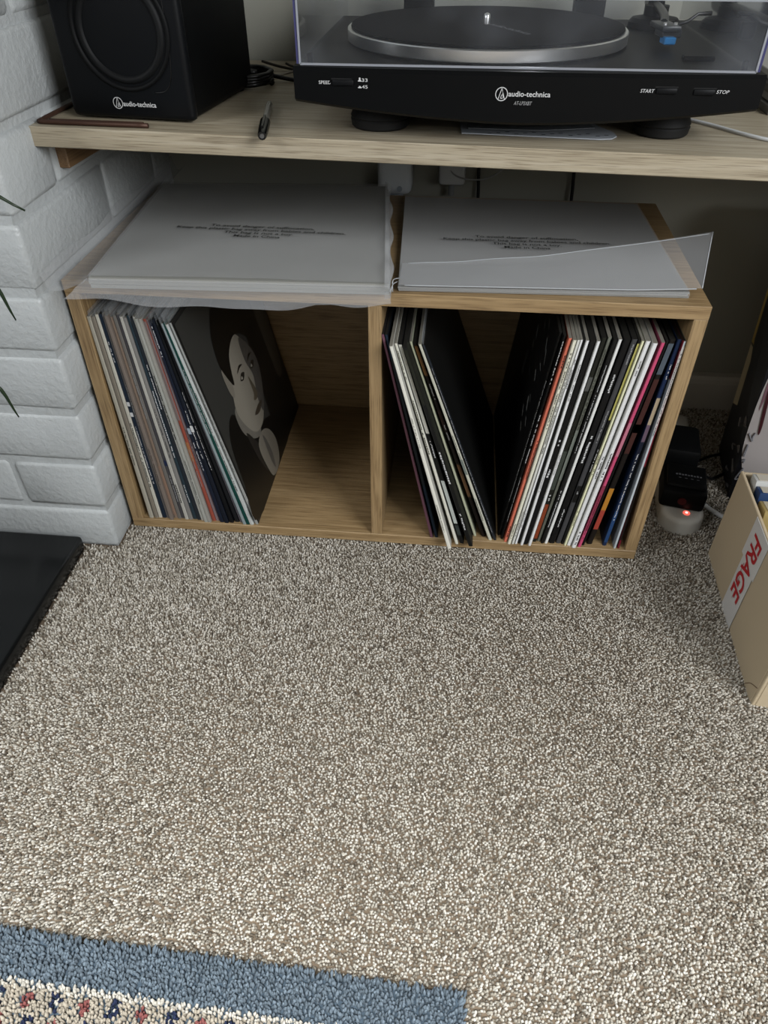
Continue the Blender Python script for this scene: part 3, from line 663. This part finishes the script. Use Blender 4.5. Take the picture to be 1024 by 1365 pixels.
# loose twist ties near the wall
bm = bmesh.new()
tube(bm, spline([(.172, .36, SZ+.010), (.195, .352, SZ+.006), (.215, .345, SZ+.004), (.235, .330, SZ+.003), (.26, .335, SZ+.004)], 5), .0017, 6)
tube(bm, spline([(.205, .36, SZ+.008), (.215, .352, SZ+.006), (.232, .345, SZ+.006), (.245, .350, SZ+.004), (.27, .34, SZ+.003)], 5), .0015, 6)
tag(obj('twist_tie', bm, mat('brown_tie', '2e261c', .6), None, 3), 'tangle of brown twist ties on the shelf behind the cable coil', 'twist tie')
bm = bmesh.new()
tube(bm, [(.198, .30, SZ+.002), (.222, .330, SZ+.004), (.262, .395, SZ+.030)], .0016, 6); tube(bm, [(.240, .322, SZ+.004), (.256, .312, SZ+.004)], .004, 6)
tag(obj('aerial_wire', bm, mat('pale_wire', 'b5ada0', .3, .5), None, 3), 'thin pale wire leaning on the wall behind the record player corner', 'wire')

# record player
tt = root('record_player', 'black belt-drive record player with clear dust cover on the right of the shelf', 'record player', (.503, .006, SZ), 0)
X0 = -.2165; ZB = .063
bm = bmesh.new(); N = 24
def bul(s): return -.0025*(1-s*s)+.006*s*s
rows = []
for i in range(N+1):
    s = -1+2*i/N; x = .2165*s; zb = .0185+.0145*abs(s)**1.6
    yf = bul(s)
    rows.append([bm.verts.new(p) for p in ((x, yf+.003, ZB), (x, yf, ZB-.003), (x, yf+.001, zb+.003), (x, yf+.006, zb), (x, .345, .03), (x, .352, .034), (x, .352, ZB))])
for a, b in zip(rows, rows[1:]):
    for k in range(7): bm.faces.new([a[k], b[k], b[(k+1) % 7], a[(k+1) % 7]])
bm.faces.new(rows[0]); bm.faces.new(rows[-1][::-1])
obj('plinth', bm, BLACKP, tt, .6)
for x, y, r in ((-.140, .070, .031), (.1475, .066, .028), (-.140, .29, .031), (.1475, .29, .031)):
    bm = bmesh.new(); lathe(bm, [(0, 0), (r-.003, 0), (r-.001, .002), (r, .008), (r-.001, .0095), (r, .011), (r-.002, .016), (r-.005, .022), (r-.005, .034), (0, .034)], T((x, y, 0)), 40); obj('foot', bm, RUBBER, tt, .6)
# front panel prints
def fp(x, z, s=0): return T((x-.503, bul((x-.503)/.2165)-.0003, z-SZ)) @ FRONT
text('speed_lettering', 'SPEED', fp(.311, .5815), .0118, WPRINT, tt, .004, height=.0029)
text('speed_lettering', '33', fp(.3525, .5845), .0054, WPRINT, tt, .004, height=.0028)
text('speed_lettering', '45', fp(.3525, .5790), .0054, WPRINT, tt, .004, height=.0028)
bm = bmesh.new()
for z, k in ((.5846, 1), (.5791, .55)):
    M = fp(.3488, z); prism(bm, [(0, 0), (.0034, 0), (.0034, .0008), (.0026, .0008), (.0024, .0032*k), (.001, .0032*k), (.0008, .0008), (0, .0008)], M, .0001)
obj('speed_icon', bm, WPRINT, tt)
text('start_lettering', 'START', fp(.609, .5808), .0125, WPRINT, tt, .004, .15, height=.0029)
text('stop_lettering', 'STOP', fp(.6775, .5805), .0112, WPRINT, tt, .004, .15, height=.0029)
emblem(tt, fp(.4835, .5775), .0058, WPRINT)
text('logo_lettering', 'audio-technica', fp(.4898, .5758), .0385, WPRINT, tt, .012, height=.0045)
text('model_lettering', 'AT-LP3XBT', fp(.4955, .5688), .0168, GPRINT, tt, .006, .25, height=.0032)
for x, z, w in ((.3345, .5832, .0205), (.6325, .5822, .019), (.6665, .5814, .0195)):
    bm = bmesh.new(); y = bul((x-.503)/.2165)
    box(bm, (x-.503-w/2, y-.0016, z-SZ-.0026), (x-.503+w/2, y+.003, z-SZ+.0026), .0014, 2); obj('button', bm, mat('button_black', '101113', .5, spec=.12), tt, .6)
    bm = bmesh.new(); box(bm, (x-.503-w/2-.001, y-.0003, z-SZ+.0024), (x-.503+w/2+.0005, y+.003, z-SZ+.0036)); obj('button_recess', bm, mat('recess_black', '020202', .8), tt)
# platter, mat, spindle
PC = T((-.035, .172, ZB))
bm = bmesh.new(); lathe(bm, [(0, .002), (.149, .002), (.1500, .003), (.1500, .0125), (.149, .0135), (0, .0135)], PC, 96); plat = obj('platter', bm, SILVER, tt, .6)
bm = bmesh.new(); lathe(bm, [(0, .0136), (.1452, .0136), (.1462, .0146), (.1455, .0162), (.012, .0156), (0, .0156)], PC, 96); obj('slipmat', bm, mat('felt_mat', '08080a', .9, bump=.2, bscale=700, bdist=.0004, spec=.1), plat, .6)
bm = bmesh.new(); lathe(bm, [(.0036, .015), (.0036, .021), (.0030, .0245), (0, .0258)], PC, 20); obj('spindle', bm, SILVER, plat, 3)
text('slipmat_lettering', 'audio-technica', PC @ T((.002, -.012, .0164)) @ RZ(-1.05), .075, mat('mat_print', '6a6b70', .6), plat, .004)
# tonearm on its rest
bm = bmesh.new(); lathe(bm, [(.030, 0), (.030, .006), (.026, .010), (.014, .012), (.014, .022), (0, .023)], T((.165, .288, ZB)), 40); obj('tonearm_base', bm, BLACKP, tt, .6)
bm = bmesh.new(); tube(bm, spline([(.165, .300, ZB+.021), (.163, .26, ZB+.0215), (.157, .2, ZB+.0205), (.150, .166, ZB+.0185)], 6), .0045, 10); tube(bm, [(.166, .300, ZB+.021), (.168, .332, ZB+.021)], .010, 16)
arm = obj('tonearm', bm, mat('tonearm_black', '18191b', .3), tt, .7)
MH = T((.149, .150, ZB+.017)) @ RZ(.12)
bm = bmesh.new(); box(bm, (-.010, -.022, -.001), (.010, .022, .004), .0015, 2, MH); box(bm, (-.007, -.016, -.007), (.013, .01, 0), .001, 1, MH); obj('headshell', bm, mat('headshell_grey', '3a3d42', .35), arm, .7)
bm = bmesh.new()
bm.free()
for q in (-.005, .006): bm = bmesh.new(); cyl(bm, MH @ Vector((q, -.012, .0048)), .0019, .0022, 12); obj('screw', bm, SILVER, arm)
bm = bmesh.new(); tube(bm, [MH @ Vector(p) for p in ((.009, -.006, .003), (.022, -.001, .0055), (.032, .002, .0115), (.046, .003, .012))], [.0022, .0018, .0015, .0022], 8); obj('finger_lift', bm, mat('tonearm_black', '18191b'), arm, .7)
bm = bmesh.new(); box(bm, (-.006, -.024, -.012), (.006, -.008, -.0055), .001, 1, MH); obj('stylus', bm, mat('stylus_blue', '2f8fd6', .3), arm)
bm = bmesh.new(); box(bm, (.155, .07, ZB), (.185, .08, ZB+.004), .001); box(bm, (.157, .205, ZB), (.173, .215, ZB+.016), .002); obj('arm_rest', bm, BLACKP, tt)
# dust cover: five acrylic panels with bright cut edges
AC = acrylic('clear_acrylic', .032)
lx0, lx1, ly0, ly1, lz0, lz1 = -.2105, .2075, .013, .350, ZB+.0012, ZB+.0545
bm = bmesh.new()
def pane(a, b, c, d): bm.faces.new([bm.verts.new(p) for p in (a, b, c, d)])
pane((lx0, ly0, lz0), (lx1, ly0, lz0), (lx1, ly0, lz1), (lx0, ly0, lz1)); lid = obj('dust_cover', bm, AC, tt)
bm = bmesh.new(); pane((lx0, ly0, lz0), (lx0, ly1, lz0), (lx0, ly1, lz1), (lx0, ly0, lz1)); obj('cover_side', bm, AC, lid)
bm = bmesh.new(); pane((lx1, ly0, lz0), (lx1, ly1, lz0), (lx1, ly1, lz1), (lx1, ly0, lz1)); obj('cover_side', bm, AC, lid)
bm = bmesh.new(); pane((lx0, ly0, lz1), (lx1, ly0, lz1), (lx1, ly1, lz1), (lx0, ly1, lz1)); obj('cover_top', bm, AC, lid)
bm = bmesh.new(); pane((lx0, ly1, lz0), (lx1, ly1, lz0), (lx1, ly1, lz1), (lx0, ly1, lz1)); obj('cover_back', bm, AC, lid)
EDGE = mat('acrylic_edge', 'a6a9b0', .3, spec=.2); EDGE2 = mat('acrylic_edge_violet', '4c4c78', .3, spec=.2)
bm = bmesh.new(); e = .0009
box(bm, (lx0, ly0-e, lz0-e), (lx1, ly0+e, lz0+e)); box(bm, (lx0-e, ly0-e, lz0), (lx0+e, ly0+e, lz1)); box(bm, (lx1-e, ly0-e, lz0), (lx1+e, ly0+e, lz1)); box(bm, (lx0, ly0-e, lz1-e), (lx1, ly0+e, lz1+e)); obj('cover_edge', bm, EDGE, lid)
bm = bmesh.new(); box(bm, (lx0-.0034, ly0, lz0), (lx0-.001, ly0+.003, lz1)); box(bm, (lx0, ly0+.0012, lz1-.0004), (lx1, ly0+.0042, lz1+.0012)); box(bm, (lx1+.001, ly0, lz0), (lx1+.0034, ly0+.003, lz1)); obj('cover_edge', bm, EDGE2, lid)
for x in (-.118, .093):
    bm = bmesh.new(); box(bm, (x-.019, .330, ZB), (x+.019, .352, ZB+.05), .003, 2); obj('hinge', bm, BLACKP, tt, .6)
bm = bmesh.new(); box(bm, (.197, .020, ZB), (.2015, .026, ZB+.009), .001); box(bm, (-.205, .02, ZB), (-.2, .026, ZB+.009), .001); obj('cover_bumper', bm, RUBBER, tt)

# leaflet under the record player, white lead, magazines beyond
lf = root('leaflet', 'white printed leaflet slipped under the record player', 'leaflet', (0, 0, 0))
bm = bmesh.new(); poly = [(.449, .048), (.585, .037), (.598, .040), (.604, .05), (.603, .064), (.59, .09), (.56, .2), (.44, .19)]
prism(bm, poly, T((0, 0, SZ+.0006)), .0008); obj('sheet', bm, mat('leaflet_paper', 'c9cfd6', .5), lf)
bm = bmesh.new(); prism(bm, [(.455, .062), (.53, .060), (.585, .075), (.56, .2), (.44, .19)], T((0, 0, SZ+.0022)), .0006); obj('sheet', bm, mat('leaflet_paper2', '9ca2a8', .5), lf)
bm = bmesh.new()
for k in range(14):
    x = .475+.009*k; box(bm, (x, .047+.004*(k % 3), SZ+.0016), (x+.004, .0485+.004*(k % 3), SZ+.0017))
obj('small_print', bm, BPRINT, lf)['kind'] = 'stuff'
bm = bmesh.new(); tube(bm, spline([(.64, .17, SZ+.003), (.68, .135, SZ+.002), (.705, .107, SZ+.002), (.755, .045, SZ+.002), (.82, .03, SZ+.002), (.95, .12, SZ+.002)], 6), .0017, 7)
tag(obj('white_lead', bm, mat('white_cable', 'f4f6f6', .4), None, 3), 'thin white lead on the shelf right of the record player', 'cable')
for k, (hx, w) in enumerate((('8e8c88', 'lowest'), ('c9c7c2', 'second'), ('5e5c5a', 'third'), ('b5b3ae', 'topmost'))):
    bm = bmesh.new(); d = .004*(k % 2); box(bm, (.782+d, .160+d, SZ+.0002+.009*k), (1.0+d, .40-.01*k, SZ+.009*k+.0088), .0008)
    tag(obj('magazine', bm, mat('mag_'+hx, hx, .5)), f'{w} magazine of the small pile at the right edge of the picture', 'magazine', 'magazines right of the record player')

# ------------------------------------------------------------------ plugs and leads on the wall under the shelf
pl = root('plug_adapter', 'white plastic plug-in adapter on the back wall behind the bagged sleeves', 'plug', (.352, .43, .40))
bm = bmesh.new(); box(bm, (-.026, -.045, -.036), (.026, 0, .05), .010, 3); obj('housing', bm, mat('white_plastic', 'f4faff', .35), pl, 3)
bm = bmesh.new(); cyl(bm, (.008, -.046, -.026), .004, .002, 16, axis=1); cyl(bm, (.0, -.02, -.045), .012, .02, 16); obj('stud', bm, mat('pale_stud', 'b4bec8', .4), pl, .7)
pg = root('mains_plug', 'grey-white mains plug with thin lead on the back wall under the shelf', 'plug', (.438, .43, .405))
bm = bmesh.new(); box(bm, (-.02, -.035, -.028), (.02, 0, .04), .006, 2); obj('housing', bm, mat('white_plug', 'e0e2e2', .4), pg, .7)
bm = bmesh.new(); tube(bm, [(0, -.02, -.024), (0, -.02, -.045)], .005, 10); obj('flex_guard', bm, mat('plug_guard', '8f9190', .5), pg)
bm = bmesh.new(); tube(bm, spline([(.425, .40, .42), (.44, .395, .395), (.47, .392, .388), (.50, .392, .395), (.53, .40, .42), (.56, .41, .46)], 6), .0012, 6)
tag(obj('white_cable', bm, mat('white_cable2', 'a9aaa8', .4), None, 3), 'thin white cable looping down the wall under the shelf', 'cable')
for x, w in ((.478, 'left'), (.621, 'right')):
    bm = bmesh.new(); tube(bm, spline([(x, .425, .50), (x, .42, .40), (x+.002, .418, .36), (x+.006, .41, .25), (x+.02, .405, .1)], 5), .0027, 7)
    tag(obj('power_cable', bm, mat('cable_black', '0b0b0c'), None, 3), f'{w} of two black cables hanging down the wall behind the sleeve bags', 'cable', 'black cables under the shelf')

# ------------------------------------------------------------------ right of the unit: extension block, adapters, leads
ext = root('extension_block', 'white rounded extension block with red light on carpet beside the shelf unit', 'extension lead', (.806, .055, FZ), -.12)
bm = bmesh.new(); pol = []
for k in range(24):
    a = math.pi+math.pi*k/23; pol.append((.031*math.cos(a), .036+.030*math.sin(a)))
pol += [(.031, .30), (-.031, .30)]
b2 = bmesh.new(); prism(b2, pol, Matrix(), .028); bmesh.ops.recalc_face_normals(b2, faces=b2.faces)
top = [e for e in b2.edges if all(v.co.z > .025 for v in e.verts)]; bmesh.ops.bevel(b2, geom=top, offset=.008, segments=4, profile=.5, affect='EDGES'); join(bm, b2)
obj('housing', bm, mat('extension_white', 'eeede7', .35), ext, .7)
bm = bmesh.new(); cyl(bm, (.004, .026, .0282), .0050, .002, 20); obj('switch', bm, mat('red_lamp', 'ff6a5a', .3, emit=.8), ext)
bm = bmesh.new(); cyl(bm, (.004, .026, .0294), .0020, .0006, 14); obj('switch_symbol', bm, mat('lamp_white', 'ffd8d0', .3, emit=1.2), ext)
ad = root('power_adapter', 'front black plug adapter plugged into the white extension block', 'adapter', (.806, .087, FZ+.0282), -.2, 'black adapters on the extension block')
bm = bmesh.new(); box(bm, (-.033, 0, 0), (.031, .066, .032), .006, 2); box(bm, (-.028, .010, .030), (.028, .064, .038), .004, 2); obj('case', bm, BLACKP, ad, .7)
bm = bmesh.new()
for k in range(9):
    x = -.016+.0042*k; box(bm, (x, .034, .0381), (x+.0028, .037+.001*(k % 2), .0383))
    if k % 2: box(bm, (x, .027, .0381), (x+.0035, .0285, .0383))
obj('rating_print', bm, mat('faint_grey_print', '55565a', .6), ad)['kind'] = 'stuff'
bm = bmesh.new(); cyl(bm, (-.002, -.0004, .016), .006, .0012, 20, axis=1); obj('indicator', bm, mat('dim_red', '5a0f14', .3), ad)
ad2 = root('power_adapter', 'rear black plug adapter, taller, behind the front one on the extension block', 'adapter', (.812, .168, FZ+.0282), -.16, 'black adapters on the extension block')
bm = bmesh.new(); box(bm, (-.031, 0, 0), (.030, .075, .050), .007, 2); obj('case', bm, BLACKP, ad2, .7)
bm = bmesh.new(); tube(bm, spline([(.846, .17, .035), (.868, .175, .02), (.89, .20, .004), (.94, .24, .002)], 6), .0024, 7); tube(bm, spline([(.848, .205, .03), (.865, .235, .006), (.90, .262, .002), (.96, .28, .002)], 6), .0024, 7)
tag(obj('black_lead', bm, mat('cable_black', '0b0b0c'), None, 3), 'black leads running over the carpet from the adapters', 'cable')
bm = bmesh.new(); tube(bm, spline([(.835, .39, .10), (.826, .33, .05), (.832, .29, .01), (.848, .25, .003), (.852, .20, .002), (.845, .165, .002), (.856, .13, .002), (.885, .10, .002), (.93, .10, .002)], 7), .0035, 8)
tag(obj('white_flex', bm, mat('white_cable', 'd4d6d6'), None, 3), 'white flex curving over the carpet round the black adapters', 'cable')

# printed carrier bag standing behind the carton
pb = root('carrier_bag', 'large printed carrier bag with pale face artwork standing by the back wall', 'bag', (.898, .155, FZ), 0)
bm = bmesh.new()
A = [(0, 0), (.018, .13), (.25, .11), (.17, -.085)]       # foot: left front, left back, right back, right front
Bt = [(-.004, .052), (.0, .135), (.24, .12), (.18, -.04)]
lo = [bm.verts.new((*p, 0)) for p in A]; hi = [bm.verts.new((*p, .40)) for p in Bt]
for k in range(4): bm.faces.new([lo[k], lo[(k+1) % 4], hi[(k+1) % 4], hi[k]])
bm.faces.new(lo[::-1])
obj('bag_body', bm, mat('bag_black', '101018', .4), pb)
def bagpt(face, u, v, off=.0006):
    if face == 'L': a0, a1, b0, b1 = A[0], A[1], Bt[0], Bt[1]
    else: a0, a1, b0, b1 = A[0], A[3], Bt[0], Bt[3]
    p = Vector((*a0, 0)).lerp(Vector((*a1, 0)), u); q = Vector((*b0, .40)).lerp(Vector((*b1, .40)), u); r = p.lerp(q, v)
    n = Vector((-1, .14, 0)) if face == 'L' else Vector((-.46, -.89, 0)); return r+n*off
def bagshape(name, face, poly, hx, lift=1, sm=True):
    bm = bmesh.new(); p = smoothpoly(poly, 4) if sm else poly
    bm.faces.new([bm.verts.new(bagpt(face, u, v, .0006*lift)) for u, v in p]); bmesh.ops.triangulate(bm, faces=bm.faces)
    return obj(name, bm, mat('bagink_'+hx, hx, .45), pb)
bagshape('printed_gusset', 'L', [(.16, .34), (.98, .24), (.98, .5), (.12, .52)], 'd8cfae', 1, False)
bagshape('printed_gusset', 'L', [(.12, .53), (.98, .51), (.98, .72), (.10, .70)], 'd2b864', 1, False)
bagshape('printed_gusset', 'L', [(.10, .71), (.98, .73), (.98, .98), (.08, .98)], 'a85456', 1, False)
bagshape('printed_face', 'F', [(.0, .36), (.015, .18), (.16, .07), (.5, .05), (.8, .2), (.9, .6), (.8, .94), (.4, .96), (.14, .76), (.04, .56)], 'cbc4c2', 1)
bagshape('printed_cheek', 'F', [(.03, .38), (.06, .5), (.075, .6), (.035, .52)], '8c6570', 2)
bagshape('printed_mark', 'F', [(.07, .30), (.085, .33), (.06, .5), (.05, .44)], '4a1a22', 3)
bagshape('printed_mark', 'F', [(.105, .47), (.125, .52), (.12, .6), (.105, .54)], '5a2028', 3)
bagshape('printed_mark', 'F', [(.12, .43), (.135, .44), (.133, .47), (.118, .46)], '2a1a1c', 3)
random.seed(21)
bm = bmesh.new()
for k in range(7):
    v = .03+.045*k; u = .1+.22*(k % 2)
    pts = [bagpt('L', u+random.uniform(-.06, .1), v+random.uniform(-.02, .025), .0018) for _ in range(4)]
    tube(bm, spline(pts, 4), .0013, 5)
for k in range(4):
    v = .12+.05*k; pts = [bagpt('F', .03+random.uniform(-.02, .03), v+random.uniform(-.03, .03), .0018) for _ in range(4)]
    tube(bm, spline(pts, 4), .0012, 5)
obj('white_scribble', bm, mat('scribble_grey', '8b8b90', .5), pb)['kind'] = 'stuff'

# ------------------------------------------------------------------ cardboard carton with books
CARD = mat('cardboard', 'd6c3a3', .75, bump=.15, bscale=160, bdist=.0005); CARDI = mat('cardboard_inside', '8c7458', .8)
cb = root('cardboard_carton', 'open brown cardboard carton with white red-lettered tape on its side', 'carton', (.8385, .025, FZ), math.atan2(-.0102, .254)*-1-.08)
CH = .151; CD = .258; CWID = .36; th = .004
Mc = Matrix()
def panel(name, lo, hi, m=CARD): bm = bmesh.new(); box(bm, lo, hi, .0008); return obj(name, bm, m, cb)
panel('side_panel', (0, -CD, 0), (th, 0, CH)); panel('side_panel', (CWID-th, -CD, 0), (CWID, 0, CH))
panel('back_panel', (th, -th, 0), (CWID-th, 0, CH-.001)); panel('front_panel', (th, -CD, 0), (CWID-th, -CD+th, CH-.001)); panel('base_panel', (th, -CD+th, 0), (CWID-th, -th, th), CARDI)
bm = bmesh.new(); box(bm, (-.0009, -CD+.004, .001), (-.0001, -CD+.112, CH-.004), .0003); obj('overlap_flap', bm, CARD, cb)
bm = bmesh.new(); tube(bm, spline([(-.001, -CD+.004, .03), (-.0012, -CD+.02, .018), (-.001, -CD+.03, .004)], 4), .0006, 5); obj('crease', bm, mat('card_crease', '8a7255', .8), cb)
TAPE = mat('white_tape', 'f2f0ec', .3)
ty0, ty1 = -.142, -.098
bm = bmesh.new(); box(bm, (-.0014, ty0, .0), (-.001, ty1, CH*.66), 0); box(bm, (-.0017, ty0-.004, CH*.62), (-.0012, ty1+.006, CH+.0005), 0); obj('parcel_tape', bm, TAPE, cb)
MT = Matrix(((0, 0, -1, -.0019), (0, -1, 0, 0), (-1, 0, 0, 0), (0, 0, 0, 1)))   # text x -> -z, text y -> -y, facing -x
# (columns: x axis -> (0,0,-1), y axis -> (0,-1,0), normal -> (-1,0,0))
MT = Matrix(((0, 0, -1, -.0020), (0, -1, 0, ty1-.008), (-1, 0, 0, CH-.014), (0, 0, 0, 1)))
text('tape_lettering', 'FRAGE', MT, .098, mat('red_ink', 'd0242e', .4), cb, .02, height=.029)
bm = bmesh.new()
for k in range(3): box(bm, (-.00185, ty1-.012-.004*k, .075-.02*k), (-.0018, ty1-.0105-.004*k, .09-.02*k))
obj('faint_print', bm, mat('pink_ink', 'cf9a9c', .4), cb)['kind'] = 'stuff'
def bookthing(lab, lo, hi, hx, page, tilt, loc):
    b = root('book', lab, 'book', loc, 0, 'books in the carton'); b.rotation_euler = (tilt, 0, cb.rotation_euler.z)
    bm = bmesh.new(); box(bm, lo, hi, .0012, 2); obj('cover', bm, mat('bk_'+hx, hx, .4), b, .6)
    bm = bmesh.new(); box(bm, (lo[0]+.004, lo[1]+.002, hi[2]-.002), (hi[0]-.004, hi[1]-.002, hi[2]+.0006)); obj('pages', bm, mat('pg_'+page, page, .8), b)
    bm = bmesh.new()
    for k in range(5): box(bm, (lo[0]-.0004, lo[1]+.005+.001*k, .02+.022*k), (lo[0]-.0001, hi[1]-.006, .032+.022*k))
    obj('spine_print', bm, mat('bkp_'+hx, 'e0e0e0' if hx != 'dcdcd8' else '2a3040', .5), b)['kind'] = 'stuff'
bookthing('white book leaning at the back of the cardboard carton', (0, -.020, 0), (.21, 0, .150), 'dcdcd8', 'd8d0c0', -.14, (.848, -.005, .002))
bookthing('dark blue book behind the yellow one in the cardboard carton', (0, -.018, 0), (.21, 0, .148), '22406e', 'd0c8b8', -.14, (.847, -.028, .002))
bookthing('yellow cream book in front in the cardboard carton', (0, -.026, 0), (.21, 0, .142), 'b9a268', 'd0c4a8', -.14, (.8465, -.049, .002))

# ------------------------------------------------------------------ plant whose leaf tips enter at the left
pt = root('potted_plant', 'spiky green pot plant on the hearth with leaf tips entering at left edge', 'plant', (-.22, -.20, .022))
bm = bmesh.new(); lathe(bm, [(0, 0), (.05, 0), (.054, .003), (.066, .105), (.070, .107), (.070, .118), (.064, .118), (.061, .1), (0, .098)], Matrix(), 40); obj('pot', bm, mat('pot_grey', '6e6a66', .6), pt, .6)
def leaf(pts, w):
    P = spline(pts, 6); bm = bmesh.new(); L = len(P); rows = []
    for i, p in enumerate(P):
        s = i/(L-1); ww = w*min(1, 6*s+.3)*(1-s)**.55+.0003; d = (P[min(i+1, L-1)]-P[max(i-1, 0)]).normalized(); a = d.cross(Vector((.15, -1, .3))).normalized()
        rows.append([bm.verts.new(p-a*ww), bm.verts.new(p+Vector((0, -.0012, -.0008))), bm.verts.new(p+a*ww)])
    for r, q in zip(rows, rows[1:]):
        for k in (0, 1): bm.faces.new([r[k], r[k+1], q[k+1], q[k]])
    o = obj('leaf', bm, mat('leaf_green', '25361f', .35), pt, 3); sm = o.modifiers.new('thick', 'SOLIDIFY'); sm.thickness = .0008; return o
c = Vector((-.22, -.20, .022))
for tip, mid in (((.0745, -.15, .510), (.02, -.16, .535)), ((.030, -.15, .405), (.015, -.155, .448)), ((-.006, -.15, .291), (-.02, -.155, .335)), ((.058, -.15, .560), (.01, -.16, .575))):
    t_ = Vector(tip)-c; m_ = Vector(mid)-c
    leaf([(0.01, 0, .1), tuple(m_*.35+Vector((0, 0, .13))), tuple(m_*.75+Vector((-.01, 0, .06))), tuple(m_), tuple(t_)], .0050)
for k in range(9):
    a = 2.0+k*.42; leaf([(0, 0, .1), (.06*math.cos(a), .04*math.sin(a), .28), (.14*math.cos(a), .09*math.sin(a)-.04, .38), (.22*math.cos(a), .1*math.sin(a)-.06, .30+.02*(k % 3))], .006)
